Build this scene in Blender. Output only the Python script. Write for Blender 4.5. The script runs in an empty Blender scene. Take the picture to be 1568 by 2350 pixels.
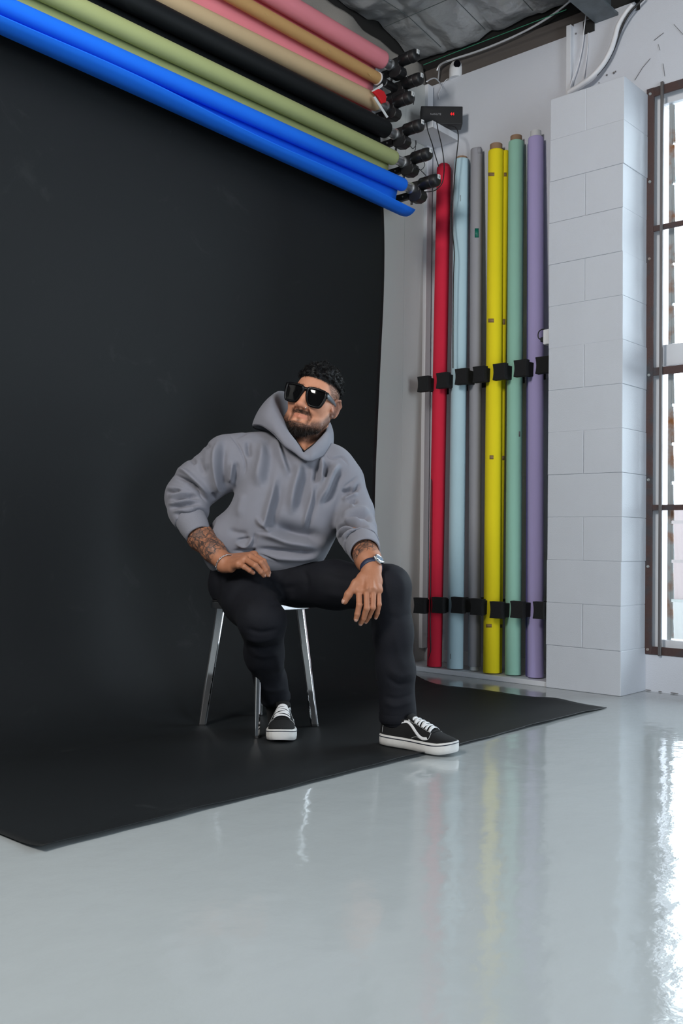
import bpy, bmesh, math, random
import numpy as np
from mathutils import Vector, Matrix
# ------------------------------------------------------------------ camera
SC = bpy.context.scene
COL = SC.collection
F_PX, CX, CY, CAM_H = 2255.57, 784.0, 1175.0, 0.71
_yaw, _pit, _rol = (math.radians(a) for a in (48.2456, 1.60787, -0.77607))
FWD = np.array([math.sin(_yaw)*math.cos(_pit), math.cos(_yaw)*math.cos(_pit), math.sin(_pit)])
_r = np.array([math.cos(_yaw), -math.sin(_yaw), 0.0]); _u = np.cross(_r, FWD)
RGT = _r*math.cos(_rol) - _u*math.sin(_rol); UPV = _r*math.sin(_rol) + _u*math.cos(_rol)
CAMP = np.array([0, 0, CAM_H])
cd = bpy.data.cameras.new('camera'); cam = bpy.data.objects.new('camera', cd); COL.objects.link(cam)
cd.sensor_fit = 'VERTICAL'; cd.sensor_height = 36; cd.lens = F_PX/2350*36; cd.clip_start = 0.05; cd.clip_end = 100
cam.matrix_world = Matrix(((RGT[0], UPV[0], -FWD[0], 0), (RGT[1], UPV[1], -FWD[1], 0), (RGT[2], UPV[2], -FWD[2], CAM_H), (0, 0, 0, 1)))
SC.camera = cam
# ------------------------------------------------------------------ light
w = bpy.data.worlds.new('overcast_sky'); SC.world = w; w.use_nodes = True
bg = w.node_tree.nodes['Background']; bg.inputs[0].default_value = (0.80, 0.90, 1.0, 1); bg.inputs[1].default_value = 14.0
def area(name, loc, target, sx, sy, power, col=(1, 1, 1), portal=False):
    l = bpy.data.lights.new(name, 'AREA'); l.shape = 'RECTANGLE'; l.size = sx; l.size_y = sy; l.energy = power; l.color = col
    o = bpy.data.objects.new(name, l); COL.objects.link(o); o.location = loc
    o.rotation_euler = (Vector(target)-Vector(loc)).to_track_quat('-Z', 'Y').to_euler()
    if portal: l.cycles.is_portal = True
    return o
WIN = [(0.20, 2.080), (-2.25, -0.20)]          # window openings along the right wall (y range)
for k, (a, b) in enumerate(WIN):
    area('window_daylight_portal', (4.72, (a+b)/2, 1.56), (0, (a+b)/2, 1.56), b-a, 2.76, 1, portal=True)
FILL_OPEN = (0.5, 2.5, 2.6)                       # unseen opening behind the camera, added for fill light: x range, height
area('fill_opening_portal', ((FILL_OPEN[0]+FILL_OPEN[1])/2, -3.62, FILL_OPEN[2]/2), ((FILL_OPEN[0]+FILL_OPEN[1])/2, 0, FILL_OPEN[2]/2), FILL_OPEN[1]-FILL_OPEN[0], FILL_OPEN[2], 1, portal=True)
area('studio_softbox', (-1.1, 1.6, 3.15), (2.9, 2.75, 1.2), 0.7, 0.9, 165, (1.0, 0.97, 0.93))
vs = SC.view_settings; vs.view_transform = 'Standard'; vs.look = 'None'; vs.exposure = -0.36; vs.gamma = 1.0; vs.use_curve_mapping = False
# ------------------------------------------------------------------ helpers
def px(x, y, D):            # point seen at photo pixel (x, y) at distance D along the view direction
    return CAMP + D*(FWD + RGT*(x-CX)/F_PX - UPV*(y-CY)/F_PX)
def hexc(r, g, b):
    f = lambda c: (c/255/12.92) if c/255 <= 0.04045 else ((c/255+0.055)/1.055)**2.4
    return (f(r), f(g), f(b), 1)
MATS = {}
def mat(name, col, rough=0.6, metal=0.0, var=0.0, vscale=8.0, bump=0.0, bscale=60.0, spec=0.5, sheen=0.0, coat=0.0, detail=4.0, var_col=None, stretch=None):
    if name in MATS: return MATS[name]
    m = bpy.data.materials.new(name); m.use_nodes = True; nt = m.node_tree; b = nt.nodes['Principled BSDF']
    if len(col) == 3: col = (*col, 1)
    b.inputs['Base Color'].default_value = col; b.inputs['Roughness'].default_value = rough; b.inputs['Metallic'].default_value = metal
    b.inputs['Specular IOR Level'].default_value = spec
    if sheen: b.inputs['Sheen Weight'].default_value = sheen
    if coat: b.inputs['Coat Weight'].default_value = coat
    tc = nt.nodes.new('ShaderNodeTexCoord'); src = tc.outputs['Object']
    if stretch:
        mp = nt.nodes.new('ShaderNodeMapping'); mp.inputs['Scale'].default_value = stretch; nt.links.new(src, mp.inputs[0]); src = mp.outputs[0]
    if var:
        n = nt.nodes.new('ShaderNodeTexNoise'); n.inputs['Scale'].default_value = vscale; n.inputs['Detail'].default_value = detail; nt.links.new(src, n.inputs['Vector'])
        mx = nt.nodes.new('ShaderNodeMix'); mx.data_type = 'RGBA'
        c2 = var_col or tuple(min(1, c*(1-var)) for c in col[:3])+(1,)
        mx.inputs['A'].default_value = tuple(min(1, c*(1+var*0.6)) for c in col[:3])+(1,) if not var_col else col
        mx.inputs['B'].default_value = c2 if len(c2) == 4 else (*c2, 1)
        if var_col:
            rp = nt.nodes.new('ShaderNodeValToRGB'); rp.color_ramp.elements[0].position = 0.5; rp.color_ramp.elements[1].position = 0.7
            nt.links.new(n.outputs['Fac'], rp.inputs[0]); nt.links.new(rp.outputs[0], mx.inputs['Factor'])
        else: nt.links.new(n.outputs['Fac'], mx.inputs['Factor'])
        nt.links.new(mx.outputs['Result'], b.inputs['Base Color'])
    if bump:
        n2 = nt.nodes.new('ShaderNodeTexNoise'); n2.inputs['Scale'].default_value = bscale; n2.inputs['Detail'].default_value = 3; nt.links.new(src, n2.inputs['Vector'])
        bp = nt.nodes.new('ShaderNodeBump'); bp.inputs['Strength'].default_value = bump; bp.inputs['Distance'].default_value = 0.01
        nt.links.new(n2.outputs['Fac'], bp.inputs['Height']); nt.links.new(bp.outputs[0], b.inputs['Normal'])
    MATS[name] = m
    return m
class MB:                                   # collects shapes, builds one mesh object
    def __init__(s): s.v = []; s.f = []; s.sm = []
    def add(s, v, f, smooth=False):
        o = len(s.v); s.v += [tuple(float(c) for c in p) for p in v]; s.f += [tuple(i+o for i in q) for q in f]; s.sm += [smooth]*len(f); return s
    def box(s, lo, hi):
        (a, b, c), (d, e, g) = lo, hi
        return s.add([(a, b, c), (d, b, c), (d, e, c), (a, e, c), (a, b, g), (d, b, g), (d, e, g), (a, e, g)],
                     [(0, 3, 2, 1), (4, 5, 6, 7), (0, 1, 5, 4), (1, 2, 6, 5), (2, 3, 7, 6), (3, 0, 4, 7)])
    def prism(s, pts, z0, z1, axis=2):      # polygon pts extruded along axis
        n = len(pts)
        def mk(p, z):
            l = list(p); l.insert(axis, z); return l
        v = [mk(p, z0) for p in pts]+[mk(p, z1) for p in pts]
        return s.add(v, [tuple(range(n))[::-1], tuple(range(n, 2*n))]+[(i, (i+1) % n, n+(i+1) % n, n+i) for i in range(n)])
    def tube(s, path, r, seg=12, cap=True, closed=False):
        P = [np.array(p, float) for p in path]; n = len(P); R = r if hasattr(r, '__len__') else [r]*n
        T = [(P[(i+1) % n]-P[i-1]) if closed else (P[min(i+1, n-1)]-P[max(i-1, 0)]) for i in range(n)]
        T = [t/np.linalg.norm(t) for t in T]
        ref = np.array([0, 0, 1.0]) if abs(T[0][2]) < 0.9 else np.array([1.0, 0, 0])
        N = ref-T[0]*(ref@T[0]); N /= np.linalg.norm(N); v = []
        for i in range(n):
            N = N-T[i]*(N@T[i]); N /= np.linalg.norm(N); B = np.cross(T[i], N)
            v += [P[i]+R[i]*(math.cos(2*math.pi*k/seg)*N+math.sin(2*math.pi*k/seg)*B) for k in range(seg)]
        f = [(i*seg+k, i*seg+(k+1) % seg, ((i+1) % n)*seg+(k+1) % seg, ((i+1) % n)*seg+k) for i in range(n if closed else n-1) for k in range(seg)]
        s.add(v, f, True)
        if cap and not closed: s.add(v[:seg], [tuple(range(seg))[::-1]]); s.add(v[-seg:], [tuple(range(seg))])
        return s
    def cyl(s, a, b, r, seg=24, r2=None, cap=True): return s.tube([a, b], [r, r if r2 is None else r2], seg, cap)
    def pipe(s, a, b, ro, ri, seg=28):      # hollow tube
        a = np.array(a, float); b = np.array(b, float)
        s.tube([a, b], ro, seg, cap=False)
        t = (b-a)/np.linalg.norm(b-a)
        m = MB(); m.tube([a, b], ri, seg, cap=False); s.add(m.v, [q[::-1] for q in m.f], True)
        mo = MB(); mo.tube([a, b], ro, seg, cap=False)
        for e, fl in ((0, False), (1, True)):
            vv = mo.v[e*seg:(e+1)*seg]+m.v[e*seg:(e+1)*seg]
            q = [(k, seg+k, seg+(k+1) % seg, (k+1) % seg) for k in range(seg)]
            s.add(vv, [x[::-1] for x in q] if fl else q)
        return s
    def sphere(s, c, r, n=12, m=16, scale=(1, 1, 1)):
        v = [(c[0], c[1], c[2]+r*scale[2])]
        for i in range(1, n):
            t = math.pi*i/n
            v += [(c[0]+r*scale[0]*math.sin(t)*math.cos(2*math.pi*k/m), c[1]+r*scale[1]*math.sin(t)*math.sin(2*math.pi*k/m), c[2]+r*scale[2]*math.cos(t)) for k in range(m)]
        v.append((c[0], c[1], c[2]-r*scale[2])); f = [(0, 1+k, 1+(k+1) % m) for k in range(m)]
        for i in range(n-2):
            f += [(1+i*m+k, 1+(i+1)*m+k, 1+(i+1)*m+(k+1) % m, 1+i*m+(k+1) % m) for k in range(m)]
        L = len(v)-1; f += [(L, 1+(n-2)*m+(k+1) % m, 1+(n-2)*m+k) for k in range(m)]
        return s.add(v, f, True)
    def grid(s, P, smooth=True, closed=False):   # P[i][j] points
        n, m = len(P), len(P[0]); v = [p for row in P for p in row]
        f = [(i*m+j, i*m+(j+1) % m, (i+1)*m+(j+1) % m, (i+1)*m+j) for i in range(n-1) for j in range(m if closed else m-1)]
        return s.add(v, f, smooth)
    def xf(s, M):
        s.v = [tuple(M @ Vector(p)) for p in s.v]; return s
    def build(s, name, m, parent=None, bevel=0, solid=0, seg=2, sub=0):
        me = bpy.data.meshes.new(name); me.from_pydata(s.v, [], s.f); me.validate(); me.update()
        if len(me.polygons) == len(s.sm): me.polygons.foreach_set('use_smooth', s.sm)
        o = bpy.data.objects.new(name, me); COL.objects.link(o)
        if m: me.materials.append(m)
        if parent: o.parent = parent; o.matrix_parent_inverse = Matrix.Translation(-Vector(parent.location))
        if bevel:
            md = o.modifiers.new('bevel', 'BEVEL'); md.width = bevel; md.segments = seg; md.limit_method = 'ANGLE'; md.angle_limit = math.radians(40)
        if solid:
            md = o.modifiers.new('solid', 'SOLIDIFY'); md.thickness = solid; md.offset = 0
        if sub:
            md = o.modifiers.new('sub', 'SUBSURF'); md.levels = sub; md.render_levels = sub
        return o
def tag(o, label=None, cat=None, group=None, kind=None):
    if label: o['label'] = label
    if cat: o['category'] = cat
    if group: o['group'] = group
    if kind: o['kind'] = kind
    return o
def empty(name, loc=(0, 0, 0)):
    o = bpy.data.objects.new(name, None); o.empty_display_size = 0.05; COL.objects.link(o); o.location = loc; return o
def text_mesh(txt, size, m, name, M, parent, depth=0.0004, align='CENTER'):
    c = bpy.data.curves.new(name, 'FONT'); c.body = txt; c.size = size; c.extrude = depth; c.align_x = align; c.align_y = 'CENTER'; c.resolution_u = 3
    t = bpy.data.objects.new('t', c); COL.objects.link(t)
    me = bpy.data.meshes.new_from_object(t.evaluated_get(bpy.context.evaluated_depsgraph_get())); bpy.data.objects.remove(t)
    me.transform(M); me.materials.clear(); me.materials.append(m)
    o = bpy.data.objects.new(name, me); COL.objects.link(o)
    if parent: o.parent = parent; o.matrix_parent_inverse = Matrix.Translation(-Vector(parent.location))
    return o
def frame3(xa, ya, loc):                    # matrix with x axis xa, y axis ya
    xa = Vector(xa).normalized(); ya = Vector(ya).normalized(); za = xa.cross(ya)
    return Matrix(((xa[0], ya[0], za[0], loc[0]), (xa[1], ya[1], za[1], loc[1]), (xa[2], ya[2], za[2], loc[2]), (0, 0, 0, 1)))
rnd = random.Random(7)
def catmull(pts, n=8):
    P = [np.array(p, float) for p in pts]; P = [2*P[0]-P[1]]+P+[2*P[-1]-P[-2]]; out = []
    for i in range(1, len(P)-2):
        for k in range(n):
            t = k/n
            out.append(0.5*((2*P[i])+(-P[i-1]+P[i+1])*t+(2*P[i-1]-5*P[i]+4*P[i+1]-P[i+2])*t*t+(-P[i-1]+3*P[i]-3*P[i+1]+P[i+2])*t**3))
    out.append(P[-2]); return out

# ------------------------------------------------------------------ room
XW, YB, ZT = 4.55, 3.40, 3.36               # right wall face, back wall face, top of the wall lining
WHITE = mat('white_wall_paint', (0.61, 0.63, 0.68), 0.62, var=0.05, vscale=3, bump=0.12, bscale=140)
GREYW = mat('grey_wall_paint', (0.20, 0.205, 0.21), 0.7, var=0.05, vscale=3)
BLOCKM = mat('white_block_paint', (0.60, 0.625, 0.67), 0.55, var=0.05, vscale=6, bump=0.16, bscale=260)
PANELM = mat('cream_panel_paint', (0.54, 0.54, 0.515), 0.5, var=0.04, vscale=2, bump=0.05, bscale=60)
TRIMM = mat('white_trim_paint', (0.68, 0.69, 0.72), 0.45, bump=0.05, bscale=80)
# glossy epoxy floor
FM = mat('grey_epoxy_floor', (0.37, 0.395, 0.40), 0.085, var=0.06, vscale=1.1, bump=0.0)
nt = FM.node_tree; b = nt.nodes['Principled BSDF']; tc = [n for n in nt.nodes if n.type == 'TEX_COORD'][0]
n1 = nt.nodes.new('ShaderNodeTexNoise'); n1.inputs['Scale'].default_value = 9; n1.inputs['Detail'].default_value = 2
n2 = nt.nodes.new('ShaderNodeTexNoise'); n2.inputs['Scale'].default_value = 70; n2.inputs['Detail'].default_value = 2
for n in (n1, n2): nt.links.new(tc.outputs['Object'], n.inputs['Vector'])
b1 = nt.nodes.new('ShaderNodeBump'); b1.inputs['Strength'].default_value = 0.10; b1.inputs['Distance'].default_value = 0.02
b2 = nt.nodes.new('ShaderNodeBump'); b2.inputs['Strength'].default_value = 0.06; b2.inputs['Distance'].default_value = 0.004
nt.links.new(n1.outputs['Fac'], b1.inputs['Height']); nt.links.new(n2.outputs['Fac'], b2.inputs['Height'])
nt.links.new(b1.outputs[0], b2.inputs['Normal']); nt.links.new(b2.outputs[0], b.inputs['Normal'])
tag(MB().box((-3.6, -3.6, -0.12), (4.9, 3.6, 0)).build('floor', FM), kind='structure')
tag(MB().box((-3.6, -3.6, 0), (-3.5, 3.6, 3.8)).build('wall_left', GREYW), kind='structure')
tag(MB().box((-3.5, -3.6, 0), (FILL_OPEN[0], -3.5, 3.8)).box((FILL_OPEN[1], -3.6, 0), (4.85, -3.5, 3.8)).box((FILL_OPEN[0], -3.6, FILL_OPEN[2]), (FILL_OPEN[1], -3.5, 3.8)).build('wall_front', GREYW), kind='structure')
wb = tag(MB().box((-3.5, YB+0.012, 0), (4.85, 3.52, 3.345)).build('wall_back', PANELM), kind='structure')
x = 4.545; k = 0
while x > 0.9:                              # vertical lining boards beside and behind the backdrop
    wd = 0.236
    MB().box((x-wd+0.0012, YB, 0.012), (x, YB+0.013, 3.34)).build('board', PANELM, wb, bevel=0.0008, seg=1); x -= wd
tag(MB().box((4.485, YB-0.022, 0.10), (4.535, YB+0.005, 3.345)).build('trim_1', TRIMM, bevel=0.003), kind='structure')
# right wall: lining, lintel, upstand, window piers
wr = MB().box((XW, 2.08, 0), (4.85, 3.52, ZT))
wr.box((XW, WIN[1][1]+0.0, 0), (4.85, WIN[0][0], ZT)); wr.box((XW, -3.6, 0), (4.85, WIN[1][0], ZT))
for a, b_ in WIN: wr.box((XW, a, 0), (4.85, b_, 0.175)); wr.box((XW, a, 2.945), (4.85, b_, ZT))
wr = tag(wr.build('wall_right', WHITE), kind='structure')
MB().box((XW-0.03, 2.485, 2.90), (XW+0.004, 2.512, 3.40)).build('batten', TRIMM, wr, bevel=0.002)
# raised wall section beside the batten, up to the steel beam
MB().box((XW, 2.15, ZT), (4.85, 2.485, 3.41)).build('upper_lining', WHITE, wr)
MB().box((XW, -3.5, ZT), (4.85, 2.12, 3.56)).build('upper_lining', WHITE, wr)
GAPM = mat('gap_shade', (0.012, 0.011, 0.01), 0.9)  # near-black colour standing in for shade in the roof gaps
MB().box((XW-0.012, 2.365, 3.335), (XW+0.01, 2.425, 3.40)).build('pocket_shade', GAPM, wr)  # raised dark block: shade of the beam pocket put in as colour
# block pillar: 14 courses, every piece a painted block
pil = tag(empty('wall_pier', (4.42, 2.27, 0)), kind='structure')
PX0, PY0, PY1, NC = 4.285, 2.075, 2.467, 14; ch = 2.917/NC
MB().box((PX0+0.0028, PY0+0.0028, 0), (XW, PY1-0.0028, 2.913)).build('mortar_core', BLOCKM, pil)
for i in range(NC):
    z0, z1 = i*ch+0.0006, (i+1)*ch-0.0006; j = rnd.uniform(-0.0025, 0.0025); dx = rnd.uniform(-0.002, 0.002)
    spans = [(PY0+j, PY1+j)] if i % 2 == 0 else [(PY0+j, 2.2712), (2.2728, PY1+j)]
    for (ya, yb) in spans:
        MB().box((PX0+dx, ya, z0), (XW+0.001, yb, z1)).build('block', BLOCKM, pil, bevel=0.0024, seg=2)
# plinth the standing rolls rest on, skirting
LEDGE = tag(MB().box((4.29, 2.468, 0), (XW, YB, 0.026)).build('baseboard_right', TRIMM, bevel=0.003), kind='structure')
tag(MB().box((4.538, 2.468, 0.026), (XW, YB, 0.10)).build('trim_2', TRIMM, bevel=0.002), kind='structure')
tag(MB().box((0.9, YB-0.012, 0), (4.29, YB, 0.085)).build('baseboard_back', TRIMM, bevel=0.003), kind='structure')
# scratches and stains on the upper wall paint
SCR = mat('scratch_mark', (0.16, 0.15, 0.15), 0.8)
def onx(x, y, X):
    d = FWD + RGT*(x-CX)/F_PX - UPV*(y-CY)/F_PX; return CAMP + d*(X/d[0])
for path in ([(1457, 184), (1475, 155), (1493, 134)], [(1501, 93), (1512, 84), (1524, 75)], [(1511, 102), (1515, 115)], [(1522, 146), (1526, 175)], [(1547, 56), (1568, 79)]):
    MB().tube([onx(*p, XW-0.004) for p in path], 0.0012, 5).build('scratch', SCR, wr)
for p, r in (((1393, 172), .005), ((1409, 167), .006), ((1413, 164), .004), ((1375, 190), .003), ((1322, 77), .005), ((1312, 104), .004)):
    q = onx(*p, XW-0.004); MB().sphere(q, r, 6, 8, (0.4, 1, 1)).build('paint_chip', SCR, wr)
for (y, dy) in ((2.06, .03), (2.0, .02), (1.93, .04)):
    MB().sphere((XW-0.001, y, 0.004), 0.009, 6, 8, (0.25, dy/0.009*0.5, 0.25)).build('paint_chip', SCR, wr)

# ceiling: foil insulation quilt on a wire net, roof timbers, steel beam
FOIL = mat('crumpled_foil', (0.60, 0.61, 0.62), 0.34, metal=0.55, bump=1.0, bscale=14)
def fold_noise(x, y):
    s = 0
    for k in range(10):
        a = rnd2.uniform(0, 2*math.pi); f = rnd2.uniform(6, 24); ph = rnd2.uniform(0, 6.28)
        s = s + (0.075/f)*np.abs(np.sin(f*(x*math.cos(a)+y*math.sin(a))+ph+1.2*np.sin(3.1*x+ph)+1.2*np.sin(2.7*y+k)))
    return s
rnd2 = random.Random(3)
nx_, ny_ = 300, 300
X_ = np.linspace(1.0, 4.56, nx_); Y_ = np.linspace(-0.6, 3.52, ny_); XX, YY = np.meshgrid(X_, Y_, indexing='ij')
PW, PL = 0.30, 0.42
sag = -0.035*np.abs(np.sin(math.pi*YY/PW))**0.7*np.abs(np.sin(math.pi*XX/PL))**0.7
ZZ = 3.60 + sag + fold_noise(XX, YY)*1.25 - 0.085*np.clip((XX-4.15)/0.4, 0, 1)**2
v = np.stack([XX, YY, ZZ], -1).reshape(-1, 3).tolist()
f = [(i*ny_+j, i*ny_+j+1, (i+1)*ny_+j+1, (i+1)*ny_+j) for i in range(nx_-1) for j in range(ny_-1)]
ceil = tag(MB().box((-3.6, -3.6, 3.72), (4.9, 3.6, 3.8)).build('ceiling', mat('roof_sheet', (0.35, 0.34, 0.33), 0.6)), kind='structure')
MB().add(v, f, True).build('foil_blanket', FOIL, ceil)
MB().box((-3.5, -3.5, 3.60), (1.02, 3.5, 3.63)).build('foil_blanket', FOIL, ceil); MB().box((1.0, -3.5, 3.60), (4.55, -0.58, 3.63)).build('foil_blanket', FOIL, ceil)
WIRE = mat('net_wire', (0.16, 0.19, 0.19), 0.5, metal=0.6); GREEN = mat('green_string', (0.03, 0.22, 0.12), 0.6)
for k in range(3, 12): MB().tube([(x_, k*PW, 3.592-0.07*max(0, (x_-4.15)/0.4)**2) for x_ in np.linspace(1.0, 4.5, 12)], 0.0022, 6).build('net_wire', WIRE, ceil)
for k in range(3, 11): MB().tube([(k*PL, -0.55, 3.594), (k*PL, 3.48, 3.594)], 0.0022, 6).build('net_wire', WIRE, ceil)
MB().tube([tuple(onx(*p, 4.40)) for p in ((972, 149), (1060, 114), (1180, 68), (1300, 22))], 0.0022, 6).build('green_string', GREEN, ceil)
# rolled silver-white edge of the blanket along the wall
ED = mat('foil_edge_tape', (0.7, 0.71, 0.73), 0.35, metal=0.3, bump=0.3, bscale=40)
MB().tube(catmull([tuple(onx(*p, 4.53)) for p in ((1003, 162), (1012, 148), (1040, 136), (1090, 120), (1140, 101), (1200, 74), (1250, 46), (1290, 18), (1320, -8))], 5), 0.006, 8).build('foil_edge', ED, ceil)
TIMB = mat('weathered_timber', (0.115, 0.098, 0.088), 0.8, var=0.35, vscale=5, bump=0.4, bscale=30, stretch=(1, 0.15, 1))
tag(MB().box((XW+0.012, 2.40, 3.30), (4.80, 3.52, 3.47)).build('trim_3', TIMB, bevel=0.004), kind='structure')
tag(MB().box((XW+0.03, -3.6, 3.36), (4.9, 3.6, 3.8)).box((-3.6, 3.53, 3.0), (4.9, 3.62, 3.8)).build('gap_shade_backing', GAPM), kind='structure')  # near-black backing: roof gap shade as colour, added to shut out sky light
STEEL = mat('galvanised_steel', (0.16, 0.185, 0.20), 0.5, metal=0.35, var=0.5, vscale=14, bump=0.1, bscale=50)
bm_ = MB().box((1.2, 2.235, 3.372), (4.58, 2.36, 3.386)).box((1.2, 2.29, 3.384), (4.58, 2.303, 3.70)).box((1.2, 2.235, 3.690), (4.58, 2.36, 3.704))
tag(bm_.build('roof_beam', STEEL), 'blue-grey steel roof beam running into the top of the white wall', 'beam')
tag(MB().box((4.30, 2.10, 3.40), (4.36, 2.16, 3.72)).build('roof_strut', mat('brown_strut', (0.07, 0.05, 0.045), 0.7)), 'thin brown upright strut beside the steel roof beam', 'strut')
# beige canvas draped over the top of the back wall
CANV = mat('beige_canvas', (0.30, 0.275, 0.245), 0.9, var=0.12, vscale=4, bump=0.2, bscale=200)
Pc = []
top = [(0.8, 3.54), (2.6, 3.545), (3.45, 3.55), (3.71, 3.535), (4.0, 3.51), (4.35, 3.478), (4.5, 3.49), (4.545, 3.50)]
for i in range(60):
    xx = 0.8+(4.53-0.8)*i/59; zt = np.interp(xx, [a for a, _ in top], [b for _, b in top]); row = []
    for j in range(12):
        t = j/11; row.append((xx, 3.435+0.012*math.sin(xx*9+2*t)+0.01*math.sin(23*xx-3*t)+0.03*t*t, 3.347+(zt-3.347)*t))
    Pc.append(row)
tag(MB().grid(Pc).build('canvas_sheet', CANV, solid=0.002), 'beige canvas sheet rising above the top of the back wall', 'canvas')
# the pale building beyond the window
tag(MB().box((8.0, -4, 0.25), (8.3, 6, 1.04)).build('wall_outside', mat('pale_pink_render', (0.155, 0.122, 0.120), 0.8)), kind='structure')
tag(MB().box((7.98, -4, -0.1), (8.3, 6, 0.25)).build('trim_5', mat('pale_plinth', (0.17, 0.165, 0.16), 0.8)), kind='structure')
tag(MB().box((4.9, -8, -0.2), (12, 8, -0.1)).build('ground_outside', mat('pale_concrete', (0.55, 0.54, 0.52), 0.9)), kind='structure')

# ------------------------------------------------------------------ windows with louvres and security bars
RUST = mat('rusty_brown_steel', (0.075, 0.042, 0.038), 0.6, metal=0.3, var=0.5, vscale=9, bump=0.2, bscale=60, var_col=(0.045, 0.055, 0.065, 1))
BARG = mat('grey_steel_bar', (0.13, 0.12, 0.12), 0.5, metal=0.4, var=0.3, vscale=7)
CLIP = mat('louvre_clip', (0.34, 0.36, 0.36), 0.6, var=0.5, vscale=11, var_col=(0.26, 0.10, 0.03, 1))
GL = bpy.data.materials.new('louvre_glass'); GL.use_nodes = True; nt = GL.node_tree; nt.nodes.remove(nt.nodes['Principled BSDF'])
gt = nt.nodes.new('ShaderNodeBsdfTransparent'); gt.inputs[0].default_value = (0.93, 0.955, 0.95, 1)
gg = nt.nodes.new('ShaderNodeBsdfGlossy'); gg.inputs['Roughness'].default_value = 0.02; gg.inputs[0].default_value = (1, 1, 1, 1)
lw = nt.nodes.new('ShaderNodeFresnel'); lw.inputs[0].default_value = 1.35; mxs = nt.nodes.new('ShaderNodeMixShader')
nt.links.new(lw.outputs[0], mxs.inputs[0]); nt.links.new(gt.outputs[0], mxs.inputs[1]); nt.links.new(gg.outputs[0], mxs.inputs[2]); nt.links.new(mxs.outputs[0], nt.nodes['Material Output'].inputs[0])
def window(idx, ya, yb):
    w_ = tag(empty('window_%d' % idx, (4.6, (ya+yb)/2, 0.18)), kind='structure')
    z0, z1 = 0.178, 2.943
    # white frame set back in the opening
    for (y0_, y1_) in ((yb-0.062, yb-0.0005), (ya+0.0005, ya+0.062)): MB().box((4.59, y0_, z0), (4.68, y1_, z1)).build('frame_stile', TRIMM, w_, bevel=0.003)
    for (za_, zb_) in ((z0, z0+0.07), (1.575, 1.68), (z1-0.075, z1)): MB().box((4.592, ya+0.0622, za_), (4.678, yb-0.0622, zb_)).build('frame_rail', TRIMM, w_, bevel=0.003)
    # security grille: flat border, thin bars
    bd = MB().box((4.542, yb-0.038, z0), (4.552, yb, z1)); bd.build('grille_post', RUST, w_, bevel=0.001, seg=1)
    MB().box((4.542, ya, z0), (4.552, ya+0.038, z1)).build('grille_post', RUST, w_, bevel=0.001, seg=1)
    for zz, h in ((z0+0.019, .019), (0.885, .0135), (1.545, .019), (2.245, .0135), (z1-0.022, .022)):
        MB().box((4.544, ya+0.038, zz-h), (4.553, yb-0.038, zz+h)).build('grille_rail', RUST, w_, bevel=0.001, seg=1)
    n = int((yb-ya)/0.5)
    yy = yb-0.082
    while yy > ya+0.1:
        MB().box((4.530, yy-0.007, z0-0.004), (4.544, yy+0.007, z1+0.012)).build('grille_bar', BARG, w_, bevel=0.0015, seg=1); yy -= 0.42
    for zz in (0.20, 0.60, 1.02, 1.53, 2.10, 2.48, 2.915):
        for y_ in (yb-0.019, ya+0.019):
            MB().cyl((4.543, y_, zz), (4.537, y_, zz), 0.0075, 14, 0.006).cyl((4.538, y_, zz), (4.534, y_, zz), 0.004, 8).build('bolt', CLIP, w_)
    for (za, zb, n) in ((z0+0.07, 1.575, 7), (1.68, z1-0.075, 6)):
        h = (zb-za)/n
        for y_ in (yb-0.088, ya+0.088): MB().box((4.612, y_-0.012, za), (4.628, y_+0.003, zb)).build('louvre_channel', CLIP, w_)
        for i in range(n):
            zc = za+h*(i+0.5); t = 0.013
            for y_ in (yb-0.100, ya+0.100):
                MB().add([(4.612-t*.2, y_-.012, zc+h*.46), (4.612+t*.8, y_-.012, zc-h*.46), (4.622+t*.8, y_-.012, zc-h*.46), (4.622-t*.2, y_-.012, zc+h*.46),
                          (4.612-t*.2, y_+.012, zc+h*.46), (4.612+t*.8, y_+.012, zc-h*.46), (4.622+t*.8, y_+.012, zc-h*.46), (4.622-t*.2, y_+.012, zc+h*.46)],
                         [(0, 1, 2, 3), (7, 6, 5, 4), (0, 4, 5, 1), (1, 5, 6, 2), (2, 6, 7, 3), (3, 7, 4, 0)]).build('louvre_clip', CLIP, w_, bevel=0.001, seg=1)
            a = (4.618-t*.2, zc+h*.54); b_ = (4.622+t*.8, zc-h*.54); th = 0.003
            MB().add([(a[0], ya+.1, a[1]), (a[0], yb-.1, a[1]), (b_[0], yb-.1, b_[1]), (b_[0], ya+.1, b_[1]), (a[0]+th*2, ya+.1, a[1]), (a[0]+th*2, yb-.1, a[1]), (b_[0]+th*2, yb-.1, b_[1]), (b_[0]+th*2, ya+.1, b_[1])],
                     [(0, 3, 2, 1), (4, 5, 6, 7), (0, 1, 5, 4), (1, 2, 6, 5), (2, 3, 7, 6), (3, 0, 4, 7)]).build('louvre_pane', GL, w_)
for i, (a, b_) in enumerate(WIN): window(i+1, a, b_)
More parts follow.
